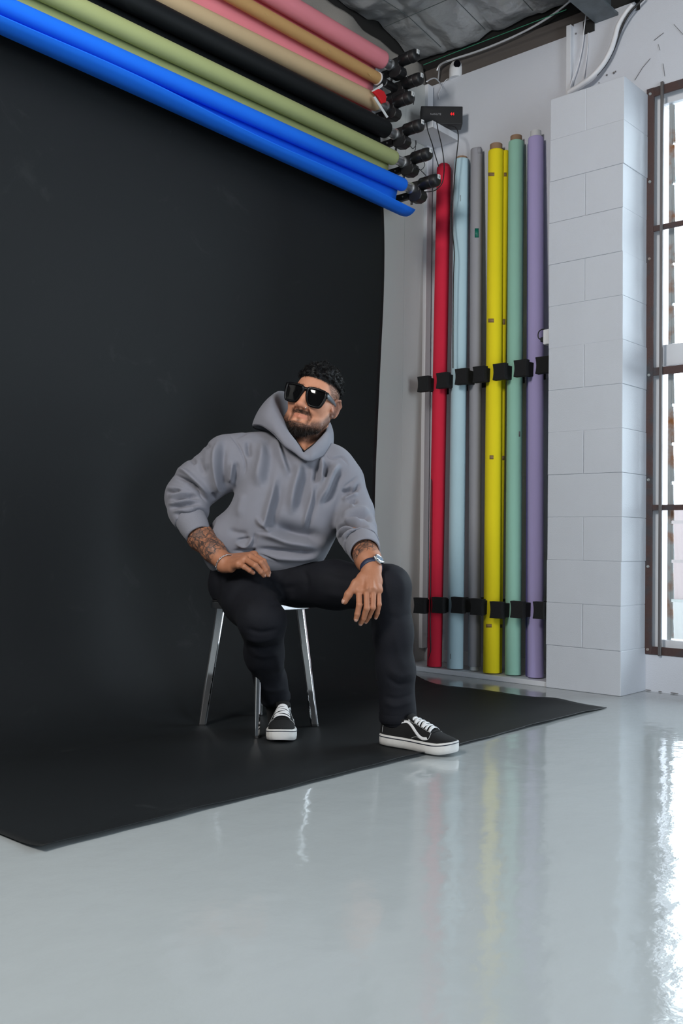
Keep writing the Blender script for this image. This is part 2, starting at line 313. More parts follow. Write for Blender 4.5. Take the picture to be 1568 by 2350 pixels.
# ------------------------------------------------------------------ paper rolls on the wall brackets
def paper(name, col, **k): return mat(name, col, k.pop('rough', 0.85), var=0.05, vscale=5, bump=0.05, bscale=300, spec=k.pop('spec', 0.25), **k)
XL, XR = 1.227, 3.950
SILV = mat('silver_tube', (0.62, 0.63, 0.64), 0.32, metal=0.9); CARD = mat('cardboard_core', (0.30, 0.185, 0.115), 0.85, var=0.15, vscale=20)
BLKP = mat('black_plastic', (0.007, 0.007, 0.008), 0.5, bump=0.05, bscale=200); BLKP2 = mat('black_gloss_plastic', (0.008, 0.008, 0.009), 0.36, spec=0.35)
WTAG = mat('white_tag', (0.75, 0.77, 0.77), 0.6); INK = mat('black_ink', (0.01, 0.01, 0.012), 0.6)
P_BLUE = paper('blue_paper', (0.010, 0.175, 0.88)); P_GREEN = paper('lime_paper', (0.42, 0.46, 0.20)); P_BLACK = paper('black_paper', (0.0076, 0.0089, 0.0100), rough=0.60, spec=0.2)
P_CREAM = paper('cream_paper', (0.66, 0.48, 0.28)); P_KRAFT = paper('kraft_paper', (0.60, 0.35, 0.14)); P_PINK = paper('pink_paper', (0.85, 0.27, 0.31))
def sheet(name, prof, m, parent, x0=XL, x1=XR, n=48, fn=None, solid=0.0012):
    pr = catmull(prof, 6); P = []
    for i in range(n+1):
        xx = x0+(x1-x0)*i/n
        P.append([(fn(xx, p[0], p[1], k/(len(pr)-1)) if fn else (xx, p[0], p[1])) for k, p in enumerate(pr)])
    return MB().grid(P).build(name, m, parent, solid=solid)
def roll(label, m, y, z, r, x1=XR, x0=XL, core=0.024, prof=None, fn=None, sag=0.0):
    e = tag(empty('wall_paper_roll', ((x0+x1)/2, y, z)), label, 'paper roll', 'background paper rolls on the motor brackets')
    pts = [(x0, y, z-sag), (x1-0.012, y, z), (x1-0.003, y, z), (x1, y, z)]
    MB().tube(pts, [r, r, r-0.002, r-0.006], 40).build('rolled_paper', m, e)
    MB().pipe((x0-0.04, y, z-sag), (4.012, y, z), core, core-0.003).build('core_tube', SILV, e)
    if prof: sheet('hanging_sheet', prof, m, e, x0, x1, fn=fn)
    return e
RY = dict(pink=(3.273, 3.242), kraft=(3.287, 3.141), cream=(3.292, 3.018), black=(3.237, 2.859), green=(3.182, 2.695), blue=(3.128, 2.545))
y, z = RY['pink']; roll('dusty pink background paper roll, topmost of the rolls on the motor brackets', P_PINK, y, z, 0.047, 3.945, prof=[(y+.045, z), (y+.06, z-.1), (y+.072, z-.2), (y+.075, z-.31)])
y, z = RY['kraft']; e_kraft = roll('thin kraft brown background paper roll just under the pink roll', P_KRAFT, y, z, 0.031, 3.92, core=0.02)
for (ppx, ppy) in ((612, 32), (755, 113), (848, 170)):
    d = FWD + RGT*(ppx-CX)/F_PX - UPV*(ppy-CY)/F_PX; t = (y-0.026)/d[1]; q = CAMP+d*t
    s_ = MB().box((-.012, -.001, -.008), (.012, .001, .008)).xf(Matrix.Translation(q) @ Matrix.Rotation(0.3, 4, 'Y') @ Matrix.Rotation(-0.5, 4, 'X')); s_.build('tape_tab', mat('masking_tape', (0.62, 0.42, 0.17), 0.7), e_kraft)
MB().cyl((3.918, y, z), (3.924, y, z), 0.034, 28).build('end_disc', mat('white_plastic', (0.72, 0.72, 0.73), 0.4), e_kraft)
MB().cyl((3.922, y, z), (3.965, y, z), 0.028, 28, 0.026).build('end_plug', BLKP, e_kraft)
y, z = RY['cream']; roll('cream tan background paper roll between the kraft roll and the black roll', P_CREAM, y, z-.006, 0.042, 3.925, x0=XL, sag=.075)
y, z = RY['green']; roll('lime green background paper roll above the blue roll', P_GREEN, y, z, 0.038, 3.938, prof=[(y+.036, z), (y+.04, z-.06), (y+.041, z-.12), (y+.041, z-.17)])
y, z = RY['blue']
def bl(xx, yy, zz, t):
    c = max(0, (t-0.45)/0.55); g = 0.5+0.5*math.sin(3.1*xx+0.4)
    k = (3.95-xx)/2.7
    return (xx, yy-0.010*c*g, 2.545+(zz-2.545)*(1-.46*k)-0.006*c*math.sin(5*xx)+.010*c*c*k)
roll('bright blue background paper roll with its loose end curling up, lowest on the brackets', P_BLUE, y, z, 0.034, 3.95,
     prof=[(y+.033, z), (y+.047, z-.05), (y+.050, z-.10), (y+.030, z-.145), (y-.020, z-.166), (y-.056, z-.158), (y-.076, z-.140)], fn=bl)
# black paper roll with the sweep that runs down and over the floor
y, z = RY['black']
eb = tag(empty('paper_backdrop', (2.59, 3.0, 0)), 'matte black paper backdrop unrolled from the brackets down and across the floor', 'backdrop')
MB().tube([(XL, y, z), (3.925, y, z), (3.935, y, z), (3.940, y, z)], [.045, .045, .043, .036], 40).build('rolled_paper', P_BLACK, eb)
MB().pipe((XL-.04, y, z), (4.012, y, z), .024, .021).build('core_tube', SILV, eb)
prof = [(3.279, 2.86), (3.262, 2.6), (3.247, 2.40), (3.240, 2.2), (3.243, 1.95), (3.255, 1.70), (3.268, 1.4), (3.280, 1.1), (3.283, 0.85), (3.270, 0.62), (3.238, 0.42), (3.185, 0.25), (3.11, 0.12), (3.02, 0.045), (2.92, 0.012), (2.82, 0.004)]
pr = [tuple(p) for p in catmull(prof, 4)]+[(yy, 0.0032) for yy in np.linspace(2.80, 1.97, 54)]
P = []; NX = 90
for i in range(NX+1):
    s_ = i/NX; row = []
    for (yy, zz) in pr:
        xx = 1.215+(3.943-1.215)*s_
        if zz > 0.3: xx = 1.215+(3.938-1.215)*s_
        dz = 0.0
        if yy < 2.8:
            fr = max(0, 1-(yy-1.97)/0.10)
            dz += fr*fr*(0.006*(1-s_)**0.7+0.003+0.0025*math.sin(17*s_)+0.0015*math.sin(41*s_+1))
            er = max(0, (s_-0.93)/0.07); dz += er*er*(0.011*math.exp(-((yy-2.22)/0.10)**2)+0.005*math.exp(-((yy-2.6)/0.2)**2))
            el = max(0, (0.05-s_)/0.05); dz += el*0.003
            yy2 = yy+(0.004*math.sin(9*s_)+0.002*math.sin(37*s_)+0.0015*math.sin(83*s_))*(fr > 0)
        else:
            yy2 = yy+0.006*math.sin(2.3*xx+0.5*zz)*min(1, zz)*max(0, 1-zz/2.9)
        row.append((xx, yy2, zz+dz))
    P.append(row)
bs = MB().grid(P).build('hanging_sheet', P_BLACK, eb, solid=0.0012)
# scuffs on the black paper
nt = P_BLACK.node_tree; b = nt.nodes['Principled BSDF']; tc = [n for n in nt.nodes if n.type == 'TEX_COORD'][0]
n1 = nt.nodes.new('ShaderNodeTexNoise'); n1.inputs['Scale'].default_value = 3.4; n1.inputs['Detail'].default_value = 6; n1.inputs['Roughness'].default_value = 0.65; n1.inputs['Distortion'].default_value = 1.5
nt.links.new(tc.outputs['Object'], n1.inputs['Vector'])
rp = nt.nodes.new('ShaderNodeValToRGB'); rp.color_ramp.elements[0].position = 0.62; rp.color_ramp.elements[1].position = 0.80; nt.links.new(n1.outputs['Fac'], rp.inputs[0])
mx = nt.nodes.new('ShaderNodeMix'); mx.data_type = 'RGBA'; mx.inputs['B'].default_value = (0.022, 0.024, 0.025, 1)
src = b.inputs['Base Color'].links[0].from_socket; nt.links.new(src, mx.inputs['A']); nt.links.new(rp.outputs[0], mx.inputs['Factor']); nt.links.new(mx.outputs['Result'], b.inputs['Base Color'])

# ------------------------------------------------------------------ roller motors, one per roll
names = [('pink', 'topmost roller motor, on the end of the pink roll', '1'), ('kraft', 'second roller motor from the top, on the kraft roll', '2'), ('cream', 'third roller motor from the top, on the cream roll', '3'),
         ('black', 'fourth roller motor from the top, on the black backdrop roll', '4'), ('green', 'fifth roller motor from the top, on the lime green roll', '5'), ('blue', 'lowest roller motor, on the end of the blue roll', '6')]
for key, lab, dig in names:
    Y, Z = RY[key]; X = 4.035; 
    if key == 'cream': X -= 0.015
    if key == 'kraft': X += 0.055
    e = tag(empty('roller_motor', (X, Y, Z)), 'black '+lab, 'motor', 'black roller motors')
    MB().box((X-.022, Y-.055, Z-.034), (X+.024, Y+.030, Z+.034)).build('gearbox', BLKP, e, bevel=.006)
    MB().prism([(Y-.062, Z-.068), (Y-.034, Z-.076), (Y+.004, Z-.068), (Y+.014, Z-.046), (Y+.012, Z-.02), (Y-.066, Z-.02), (Y-.074, Z-.048)], X-.026, X+.028, 0).build('drive_housing', BLKP, e, bevel=.004)
    MB().cyl((X-.012, Y+.002, Z-.070), (X-.012, Y+.002, Z-.082), .006, 10).build('screw', BLKP2, e)
    mc = (X, Z+.016)
    MB().tube([(mc[0], Y-.045, mc[1]), (mc[0], Y-.055, mc[1]), (mc[0], Y-.120, mc[1]+.001), (mc[0], Y-.122, mc[1]+.001)], [.026, .032, .032, .030], 28).build('motor_body', BLKP2, e)
    MB().tube([(mc[0], Y-.121, mc[1]), (mc[0], Y-.123, mc[1]), (mc[0], Y-.150, mc[1]), (mc[0], Y-.158, mc[1]), (mc[0], Y-.160, mc[1])], [.0335, .0335, .032, .027, .012], 28).build('end_cap', BLKP, e)
    MB().tube([(mc[0]+.0325*math.cos(t), Y-.1225, mc[1]+.0325*math.sin(t)) for t in np.linspace(0, 2*math.pi, 33)[:-1]], .0014, 6, closed=True).build('seam_ring', mat('grey_plastic', (0.06, 0.06, 0.065), .4), e)
    MB().box((X-.020, Y+.02, Z-.048), (X+.004, YB-0.034, Z-.012)).build('mounting_arm', BLKP, e, bevel=.003)
    MB().cyl((X-.020, Y+.055, Z-.03), (X-.024, Y+.055, Z-.03), .004, 10).build('bolt', SILV, e)
    MB().cyl((X-.03 if key != 'kraft' else 3.98, Y, Z), (X-.018, Y, Z), .029 if key != 'kraft' else .022, 24).build('coupling', BLKP2 if key == 'kraft' else SILV, e)
    MB().box((X-.006, Y-.1640, Z+.020), (X+.013, Y-.1600, Z+.042)).build('number_tag', WTAG, e)
    text_mesh(dig, .019, INK, 'tag_numeral', frame3((1, 0, 0), (0, 0, 1), (X+.0035, Y-.1644, Z+.031)), e, depth=.0004)
tag(MB().box((3.975, YB-0.035, 2.36), (4.065, YB-0.0005, 3.30)).build('bracket_rail', TRIMM, bevel=.003), 'white upright rail on the back wall carrying the roller motors', 'rail')
# red and white clip by the cream roll end
rc = tag(empty('safety_clip', (3.95, 3.25, 3.06)), 'red clip with a white strap hanging by the end of the cream roll', 'clip')
def ony(x, y, Y):
    d = FWD + RGT*(x-CX)/F_PX - UPV*(y-CY)/F_PX; return CAMP + d*(Y/d[1])
YC = 3.225
poly = [ony(*p, YC) for p in ((855, 211), (868, 204), (880, 210), (886, 222), (884, 236), (876, 238), (869, 226))]
MB().prism([(p[0], p[2]) for p in poly], YC-.006, YC+.006, 1).build('red_tongue', mat('red_plastic', (0.65, 0.012, 0.018), .5), rc, bevel=.003)
poly = [ony(*p, YC-.008) for p in ((857, 223), (861, 221), (891, 268), (888, 271))]
MB().prism([(p[0], p[2]) for p in poly], YC-.010, YC-.006, 1).build('white_strap', WTAG, rc)
poly = [ony(*p, YC+.004) for p in ((854, 208), (868, 199), (877, 192), (878, 198), (868, 206), (857, 213))]
MB().prism([(p[0], p[2]) for p in poly], YC, YC+.008, 1).build('white_cap', WTAG, rc)

hv_ = np.array([FWD[0], FWD[1], 0]); hv_ /= np.linalg.norm(hv_)
# ------------------------------------------------------------------ corner shelf, motor controller, security camera, cables
sh = tag(MB().box((4.30, 3.205, 2.985), (4.55, 3.398, 3.022)).build('corner_shelf', TRIMM, bevel=.002), 'small white shelf in the wall corner under the motor controller', 'shelf')
ct = tag(empty('motor_controller', (4.40, 3.24, 3.0225)), 'black motor controller box with a red number display on the corner shelf', 'controller')
rh = np.array([RGT[0], RGT[1], 0]); rh /= np.linalg.norm(rh)
c0 = np.array([4.452, 3.112, 3.0228]); c1 = c0-rh*.232; bk = hv_*.078; hz = np.array([0, 0, .102])
pts8 = [c1, c0, c0+bk, c1+bk]; pts8 = [tuple(p) for p in pts8]+[tuple(p+hz) for p in pts8]
MB().add(pts8, [(0, 3, 2, 1), (4, 5, 6, 7), (0, 1, 5, 4), (1, 2, 6, 5), (2, 3, 7, 6), (3, 0, 4, 7)]).build('controller_case', BLKP, ct, bevel=.004)
DIS = bpy.data.materials.new('red_led'); DIS.use_nodes = True; bb = DIS.node_tree.nodes['Principled BSDF']; bb.inputs['Base Color'].default_value = (0.3, 0.0, 0.0, 1); bb.inputs['Emission Color'].default_value = (1, 0.015, 0.02, 1); bb.inputs['Emission Strength'].default_value = 1.6
text_mesh('44', .024, DIS, 'display_digits', frame3(rh, (0, 0, 1), c0-rh*.058+hz*.56-hv_*.0006), ct)
text_mesh('NANLITE', .015, mat('grey_print', (0.28, 0.28, 0.29), .6), 'printed_name', frame3(rh, (0, 0, 1), c0-rh*.150+hz*.54-hv_*.0006), ct)
CAMW = mat('white_camera_plastic', (0.78, 0.785, 0.80), .35)
sc_ = tag(empty('security_camera', (4.57, 3.24, ZT)), 'white dome-topped security camera with black lens on top of the right wall', 'camera')
prof_ = [(0, .040), (.012, .041), (.055, .0405), (.075, .037), (.092, .027), (.100, .014), (.103, .001)]
MB().tube([(4.565, 3.238, ZT+.0+a) for a, r in prof_], [r for a, r in prof_], 28).build('camera_body', CAMW, sc_)
ln = (4.565-.030, 3.238-.026, ZT+.066)
dd = np.array([-.74, -.64, -.18]); dd /= np.linalg.norm(dd)
MB().cyl(np.array(ln)-dd*.012, np.array(ln)+dd*.004, .020, 24).build('lens', mat('black_lens', (.004, .004, .006), .08), sc_)
CBL = mat('black_cable', (.008, .008, .009), .5); CBW = mat('white_cable', (.72, .72, .74), .45)
def cable(label, pts, r, m=CBL, cat='cable', n=6, name='cable', group=None): return tag(MB().tube(catmull(pts, n), r, 8).build(name, m), label, cat, group)
def pc(lst): return [tuple(onx(a, b, X)) for a, b, X in lst]
cable('thin black cable dropping from the shelf front to behind the red roll', pc([(980, 275, 4.295), (981, 296, 4.292), (992, 330, 4.29), (998, 352, 4.29), (1007, 382, 4.33)]), .0028)
cable('black cable looping from the controller down around the lowest motor', pc([(1002, 277, 4.30), (1006, 300, 4.29), (1014, 335, 4.28), (1019, 370, 4.27), (1019, 400, 4.25), (1014, 422, 4.20), (1000, 436, 4.12), (985, 440, 4.06), (973, 440, 4.045)]), .0028)
cable('thick black power cable hanging from the controller beside the pale blue roll', pc([(1028, 289, 4.40), (1040, 290, 4.40), (1050, 299, 4.40), (1052, 320, 4.385), (1049, 350, 4.38), (1044, 400, 4.37), (1041, 440, 4.36), (1036, 480, 4.36), (1037, 520, 4.36), (1043, 580, 4.35), (1041, 640, 4.34), (1040, 760, 4.33), (1040, 845, 4.32)]), .003)
cable('black cable running down the front of the red roll to the floor plinth', pc([(990, 1100, 4.33), (989, 1250, 4.31), (988, 1370, 4.30), (988, 1440, 4.295), (989, 1490, 4.292), (985, 1508, 4.292), (981, 1529, 4.30)]), .0026)
for a, (lab, pts) in enumerate([('thin black lead between the fourth and fifth motors', [(954, 322, 4.05), (954, 340, 4.06), (950, 352, 4.05)]), ('looped black lead under the fifth motor', [(957, 384, 4.04), (966, 390, 4.06), (975, 380, 4.07), (972, 368, 4.06)]), ('thin black lead from the fifth motor to the sixth', [(958, 384, 4.04), (968, 393, 4.05), (978, 403, 4.05)]), ('looped black lead under the fourth motor', [(941, 334, 4.04), (948, 341, 4.06), (955, 332, 4.07), (955, 322, 4.06)]), ('thin black lead between the second and third motors', [(945, 222, 4.05), (950, 230, 4.06), (949, 240, 4.05)]), ('thin black lead between the topmost and second motors', [(933, 170, 4.05), (936, 180, 4.06), (935, 190, 4.05)])]):
    cable(lab, pc(pts), .002, group='short black leads between the motors')
cable('white cable arching from the second motor over the wall corner', pc([(980, 187, 4.05), (990, 181, 4.2), (1000, 180, 4.4), (1009, 189, 4.54), (1012, 194, 4.545)]), .0035, CBW)
cable('white lead hanging in a loop below the security camera', pc([(1033, 182, 4.545), (1026, 182, 4.545), (1019, 190, 4.545), (1012, 205, 4.545), (1007, 216, 4.545), (1009, 227, 4.545)]), .0022, CBW)
cable('grey cable rising from the security camera to the foil edge', pc([(1006, 183, 4.54), (1008, 160, 4.53), (1011, 150, 4.52), (1026, 139, 4.52)]), .004, mat('grey_cable', (.32, .32, .33), .5))
cable('thick white cable bundle curving from the steel beam down behind the pier', pc([(1452, 12, 4.52), (1437, 30, 4.515), (1420, 58, 4.515), (1412, 85, 4.515), (1402, 115, 4.51), (1385, 146, 4.51), (1360, 175, 4.50), (1330, 197, 4.50), (1305, 212, 4.50)]), .014, CBW, n=8)
cable('black cable running beside the thick white bundle', pc([(1480, -5, 4.52), (1452, 22, 4.51), (1436, 45, 4.51), (1424, 72, 4.52), (1410, 110, 4.525), (1392, 145, 4.525), (1370, 172, 4.51)]), .006, n=8)
cable('thin white wire hanging from the roof timber left of the bundle', pc([(1345, 35, 4.53), (1341, 65, 4.53), (1336, 110, 4.535), (1325, 155, 4.53), (1313, 185, 4.52), (1306, 211, 4.50)]), .0032, CBW, n=8)
cable('second thin white wire hanging right beside the first near the batten', pc([(1350, 64, 4.546), (1350, 100, 4.545), (1345, 145, 4.54), (1336, 190, 4.52)]), .0028, CBW, n=8)

# ------------------------------------------------------------------ rolls standing against the wall
P_RED = paper('red_paper', (0.62, 0.020, 0.05)); P_LB = paper('pale_blue_paper', (0.46, 0.63, 0.70)); P_GREY = paper('grey_paper', (0.31, 0.305, 0.33)); P_YEL = paper('yellow_paper', (0.86, 0.70, 0.015))
P_MINT = paper('mint_paper', (0.31, 0.57, 0.45)); P_PUR = paper('lilac_paper', (0.46, 0.40, 0.70)); WCORE = mat('white_core', (.62, .63, .64), .6)
def ongz(x, y, z):
    d = FWD + RGT*(x-CX)/F_PX - UPV*(y-CY)/F_PX; return CAMP + d*((z-CAM_H)/d[2])
hv = np.array([FWD[0], FWD[1], 0]); hv /= np.linalg.norm(hv)
STAND = []
def stand(label, m, bx, by, tx, ty, r, core=None, cm=CARD, corelen=.05, cr=None, ry=None, bottomcore=0, back=0.0):
    zb = 0.0275
    b0 = ongz(bx, by, zb)+hv*(r+back)
    b0[0] = max(4.295+r*0.3, b0[0])
    X1 = XW-r-0.012
    # top centre: on the ray through (tx, ty)
    t0 = onx(tx, ty, X1); B = np.array([b0[0], b0[1], zb]); T = t0
    e = tag(empty('standing_paper_roll', tuple(B)), label, 'paper roll', 'paper rolls stood against the right wall')
    d = (T-B)/np.linalg.norm(T-B)
    B1 = B+d*bottomcore
    # lift the base so the tilted rim does not cut the plinth
    lift = r*math.sqrt(max(0, 1-d[2]**2)); B1 = B1+np.array([0, 0, lift]) if not bottomcore else B1
    MB().tube([B1, B1+d*.004, T-d*.010, T-d*.002, T], [r-.002, r, r, r-.001, r-.005], 36).build('rolled_paper', m, e)
    if core: MB().pipe(B+np.array([0, 0, lift*.6]), T+d*corelen, cr or r*.72, (cr or r*.72)-.004).build('core_tube', cm, e)
    return e, B, T, d
def on_roll(B, T, r, ppx, ppy, lift=.0008):         # nearest surface point of a leaning roll under a photo pixel
    d = FWD + RGT*(ppx-CX)/F_PX - UPV*(ppy-CY)/F_PX; d /= np.linalg.norm(d); a = (T-B)/np.linalg.norm(T-B); o = CAMP-B
    dp = d-a*(d@a); op = o-a*(o@a); A = dp@dp; Bq = 2*dp@op; Cq = op@op-(r+lift)**2; disc = Bq*Bq-4*A*Cq
    t = (-Bq-math.sqrt(max(disc, 0)))/(2*A); return CAMP+d*t
def patch(name, B, T, r, x0, y0, x1, y1, m, par, n=5):
    P = [[tuple(on_roll(B, T, r, x0+(x1-x0)*i/n, yy)) for yy in (y0, y1)] for i in range(n+1)]
    MB().grid(P).build(name, m, par, solid=.0006)
e, B, T, d = stand('tall crimson red paper roll standing in the wall corner', P_RED, 999, 1533, 1019, 385, .040)
MB().tube([T-d*.004, T+d*.012, T+d*.018], [.036, .033, .026], 28).build('end_wad', P_RED, e)
e, B, T, d = stand('pale ice blue paper roll standing right of the red roll', P_LB, 1047, 1538, 1060, 368, .043, True, corelen=.014, cr=.032)
patch('pencil_mark', B, T, .043, 1056.5, 448, 1057.5, 462, SCR, e); patch('pencil_mark', B, T, .043, 1034, 1500, 1035, 1512, SCR, e)
e, B, T, d = stand('slim mid grey paper roll standing between pale blue and yellow rolls', P_GREY, 1091, 1541, 1094, 343, .033, True, WCORE, -.03, .024, bottomcore=.022)
patch('green_smear', B, T, .033, 1090, 524, 1099, 545, mat('green_paint', (.0, .13, .09), .5), e, 3)
patch('grey_flap', B, T, .034, 1097, 337, 1105, 352, P_GREY, e, 3)
TAPE = mat('brown_tape', (.26, .16, .06), .6)
e, B, T, d = stand('bright yellow paper roll with brown tape pieces in the middle of the row', P_YEL, 1131, 1548, 1139, 347, .043, True, corelen=.035, cr=.034)
for (x0, y0, x1, y1) in ((1121, 396, 1135, 404), (1121, 731, 1134, 740), (1124, 1045, 1133, 1054), (1116, 1432, 1129, 1440)): patch('tape_piece', B, T, .043, x0, y0, x1, y1, TAPE, e)
e2, B2, T2, d2 = stand('thin yellow paper roll tucked behind the big yellow roll', P_YEL, 1150, 1548, 1161, 346, .016, back=.05)
for (x0, y0, x1, y1) in ((1157, 396, 1163, 405), (1153, 732, 1160, 745), (1153, 1046, 1158, 1056), (1145, 1433, 1153, 1441)): patch('tape_piece', B2, T2, .016, x0, y0, x1, y1, TAPE, e2, 3)
e, B, T, d = stand('mint green paper roll standing between yellow and lilac rolls', P_MINT, 1181, 1552, 1185, 326, .041, True, corelen=.03, cr=.031)
patch('scuff', B, T, .041, 1191, 990, 1194, 1002, SCR, e, 2)
e, B, T, d = stand('pale lilac paper roll with a grey core standing against the block pier', P_PUR, 1233, 1558, 1230, 317, .040, True, WCORE, .035, .029)
stand('darker violet paper roll half hidden behind the lilac roll', mat('violet_paper', (.10, .085, .24), .85), 1217, 1556, 1216, 330, .012, back=.05)
# black foam holder blocks on two rails between the rolls
FOAM = mat('black_foam', (.006, .006, .0065), .95, bump=.3, bscale=260)
rank = ['left of the red roll', 'right of the red roll', 'right of the pale blue roll', 'right of the grey roll', 'right of the yellow roll', 'right of the mint roll', 'on the lilac roll beside the pier']
for row, (zc, cs) in (('upper', (1.605, [(957, 882), (1000, 874), (1043, 865), (1084, 860), (1130, 854), (1178, 846), (1228, 839)])), ('lower', (0.352, [(948, 1389), (990, 1388), (1034, 1388), (1078, 1392), (1123, 1399), (1170, 1398), (1222, 1400)]))):
    xf_ = 4.325 if row == 'upper' else 4.265
    rl = tag(MB().box((XW-.022, 2.50, zc-.03), (XW-.0005, YB-0.002, zc+.03)).build('holder_rail', TRIMM), 'white %s rail on the right wall behind the foam blocks' % row, 'rail')
    for k, (cxp, cyp) in enumerate(cs):
        q = onx(cxp, cyp, xf_); y1 = q[1]; y0 = y1-.078
        if k == 6: y0 = max(y0, 2.470)
        z_ = q[2]; h = .0425
        n = 7; L = [(y1-.006*math.sin(math.pi*i/(n-1)), z_-h+2*h*i/(n-1)) for i in range(n)]; R_ = [(y0+.004*math.sin(math.pi*i/(n-1)), z_+h-2*h*i/(n-1)) for i in range(n)]
        dep = .035
        mb = MB().prism(L+R_, xf_, xf_+dep, 0).box((xf_+dep-.004, y0+.004, z_-h*.9), (XW-.0225, y0+.034, z_+h*.8))
        tag(mb.build('foam_holder', FOAM, bevel=.003), 'black foam holder block in the %s row, %s' % (row, rank[k]), 'foam block', 'black foam holder blocks')
# outlet box and plug on the pier's back side
ob = tag(empty('outlet_box', (4.40, 2.478, 1.70)), 'white outlet box with a black plug on the side of the pier', 'outlet')
a = onx(1241, 757, 4.30); b_ = onx(1254, 790, 4.30)
MB().box((4.30, 2.468, b_[2]), (4.38, 2.468+.040, a[2])).build('box_case', CAMW, ob, bevel=.006)
MB().box((4.312, 2.505, b_[2]+.018), (4.345, 2.530, b_[2]+.042)).build('plug', BLKP, ob, bevel=.004)
MB().tube(catmull([(4.33, 2.525, b_[2]+.03), (4.33, 2.55, b_[2]+.045), (4.33, 2.548, b_[2]+.075), (4.33, 2.522, b_[2]+.085), (4.34, 2.506, b_[2]+.07)], 6), .0028, 8).build('plug_lead', CBL, ob)

# ------------------------------------------------------------------ chrome stool
CHROME = mat('chrome', (.62, .62, .63), .05, metal=1.0)
st = tag(empty('chrome_stool', (2.577, 2.70, 0)), 'polished chrome stool with flat splayed legs under the seated person', 'stool')
SX, SY = 2.577, 2.705
def rr(hw, c, n=8):
    out = []
    for (sx, sy, a0) in ((1, 1, 0), (-1, 1, 90), (-1, -1, 180), (1, -1, 270)):
        out += [(SX+sx*(hw-c)+c*math.cos(math.radians(a0+90*i/n)), SY+sy*(hw-c)+c*math.sin(math.radians(a0+90*i/n))) for i in range(n+1)]
    return out
SZ = 0.474
MB().prism(rr(.150, .060), SZ-.027, SZ-.002).build('seat_band', CHROME, st, bevel=.003)
MB().prism(rr(.146, .058), SZ-.002, SZ+.004).build('seat_pad', mat('black_seat_vinyl', (.012, .012, .013), .4), st, bevel=.003)
for (sx, sy) in ((-1, -1), (-1, 1), (1, -1), (1, 1)):
    tx, ty = SX+sx*.118, SY+sy*.118; bx, by = SX+sx*.160, SY+sy*.160
    # flat bar set edge-on to the middle of the stool
    r2 = math.sqrt(.5); rad = np.array([sx*r2, sy*r2]); tan = np.array([-rad[1], rad[0]])
    def lp(cx, cy, wd, th, z, c=.006):
        o = []
        for (a_, b2) in ((0, -th/2+c), (0, th/2-c), (-c, th/2), (-wd+c, th/2), (-wd, th/2-c), (-wd, -th/2+c), (-wd+c, -th/2), (-c, -th/2)):
            p2 = np.array([cx, cy])+rad*a_+tan*b2; o.append((p2[0], p2[1], z))
        return o
    P_ = lp(tx, ty, .035, .024, SZ-.027)+lp(bx, by, .031, .021, .010); n = 8
    fs = [tuple(range(n)), tuple(range(n, 2*n))[::-1]]+[(i, n+i, n+(i+1) % n, (i+1) % n) for i in range(n)]
    MB().add(P_, fs).build('leg', CHROME, st, bevel=.002)
    F_ = lp(bx, by, .031, .021, .0105)+lp(bx+sx*.001, by+sy*.001, .031, .021, .0045)
    MB().add(F_, fs).build('foot_cap', BLKP, st)
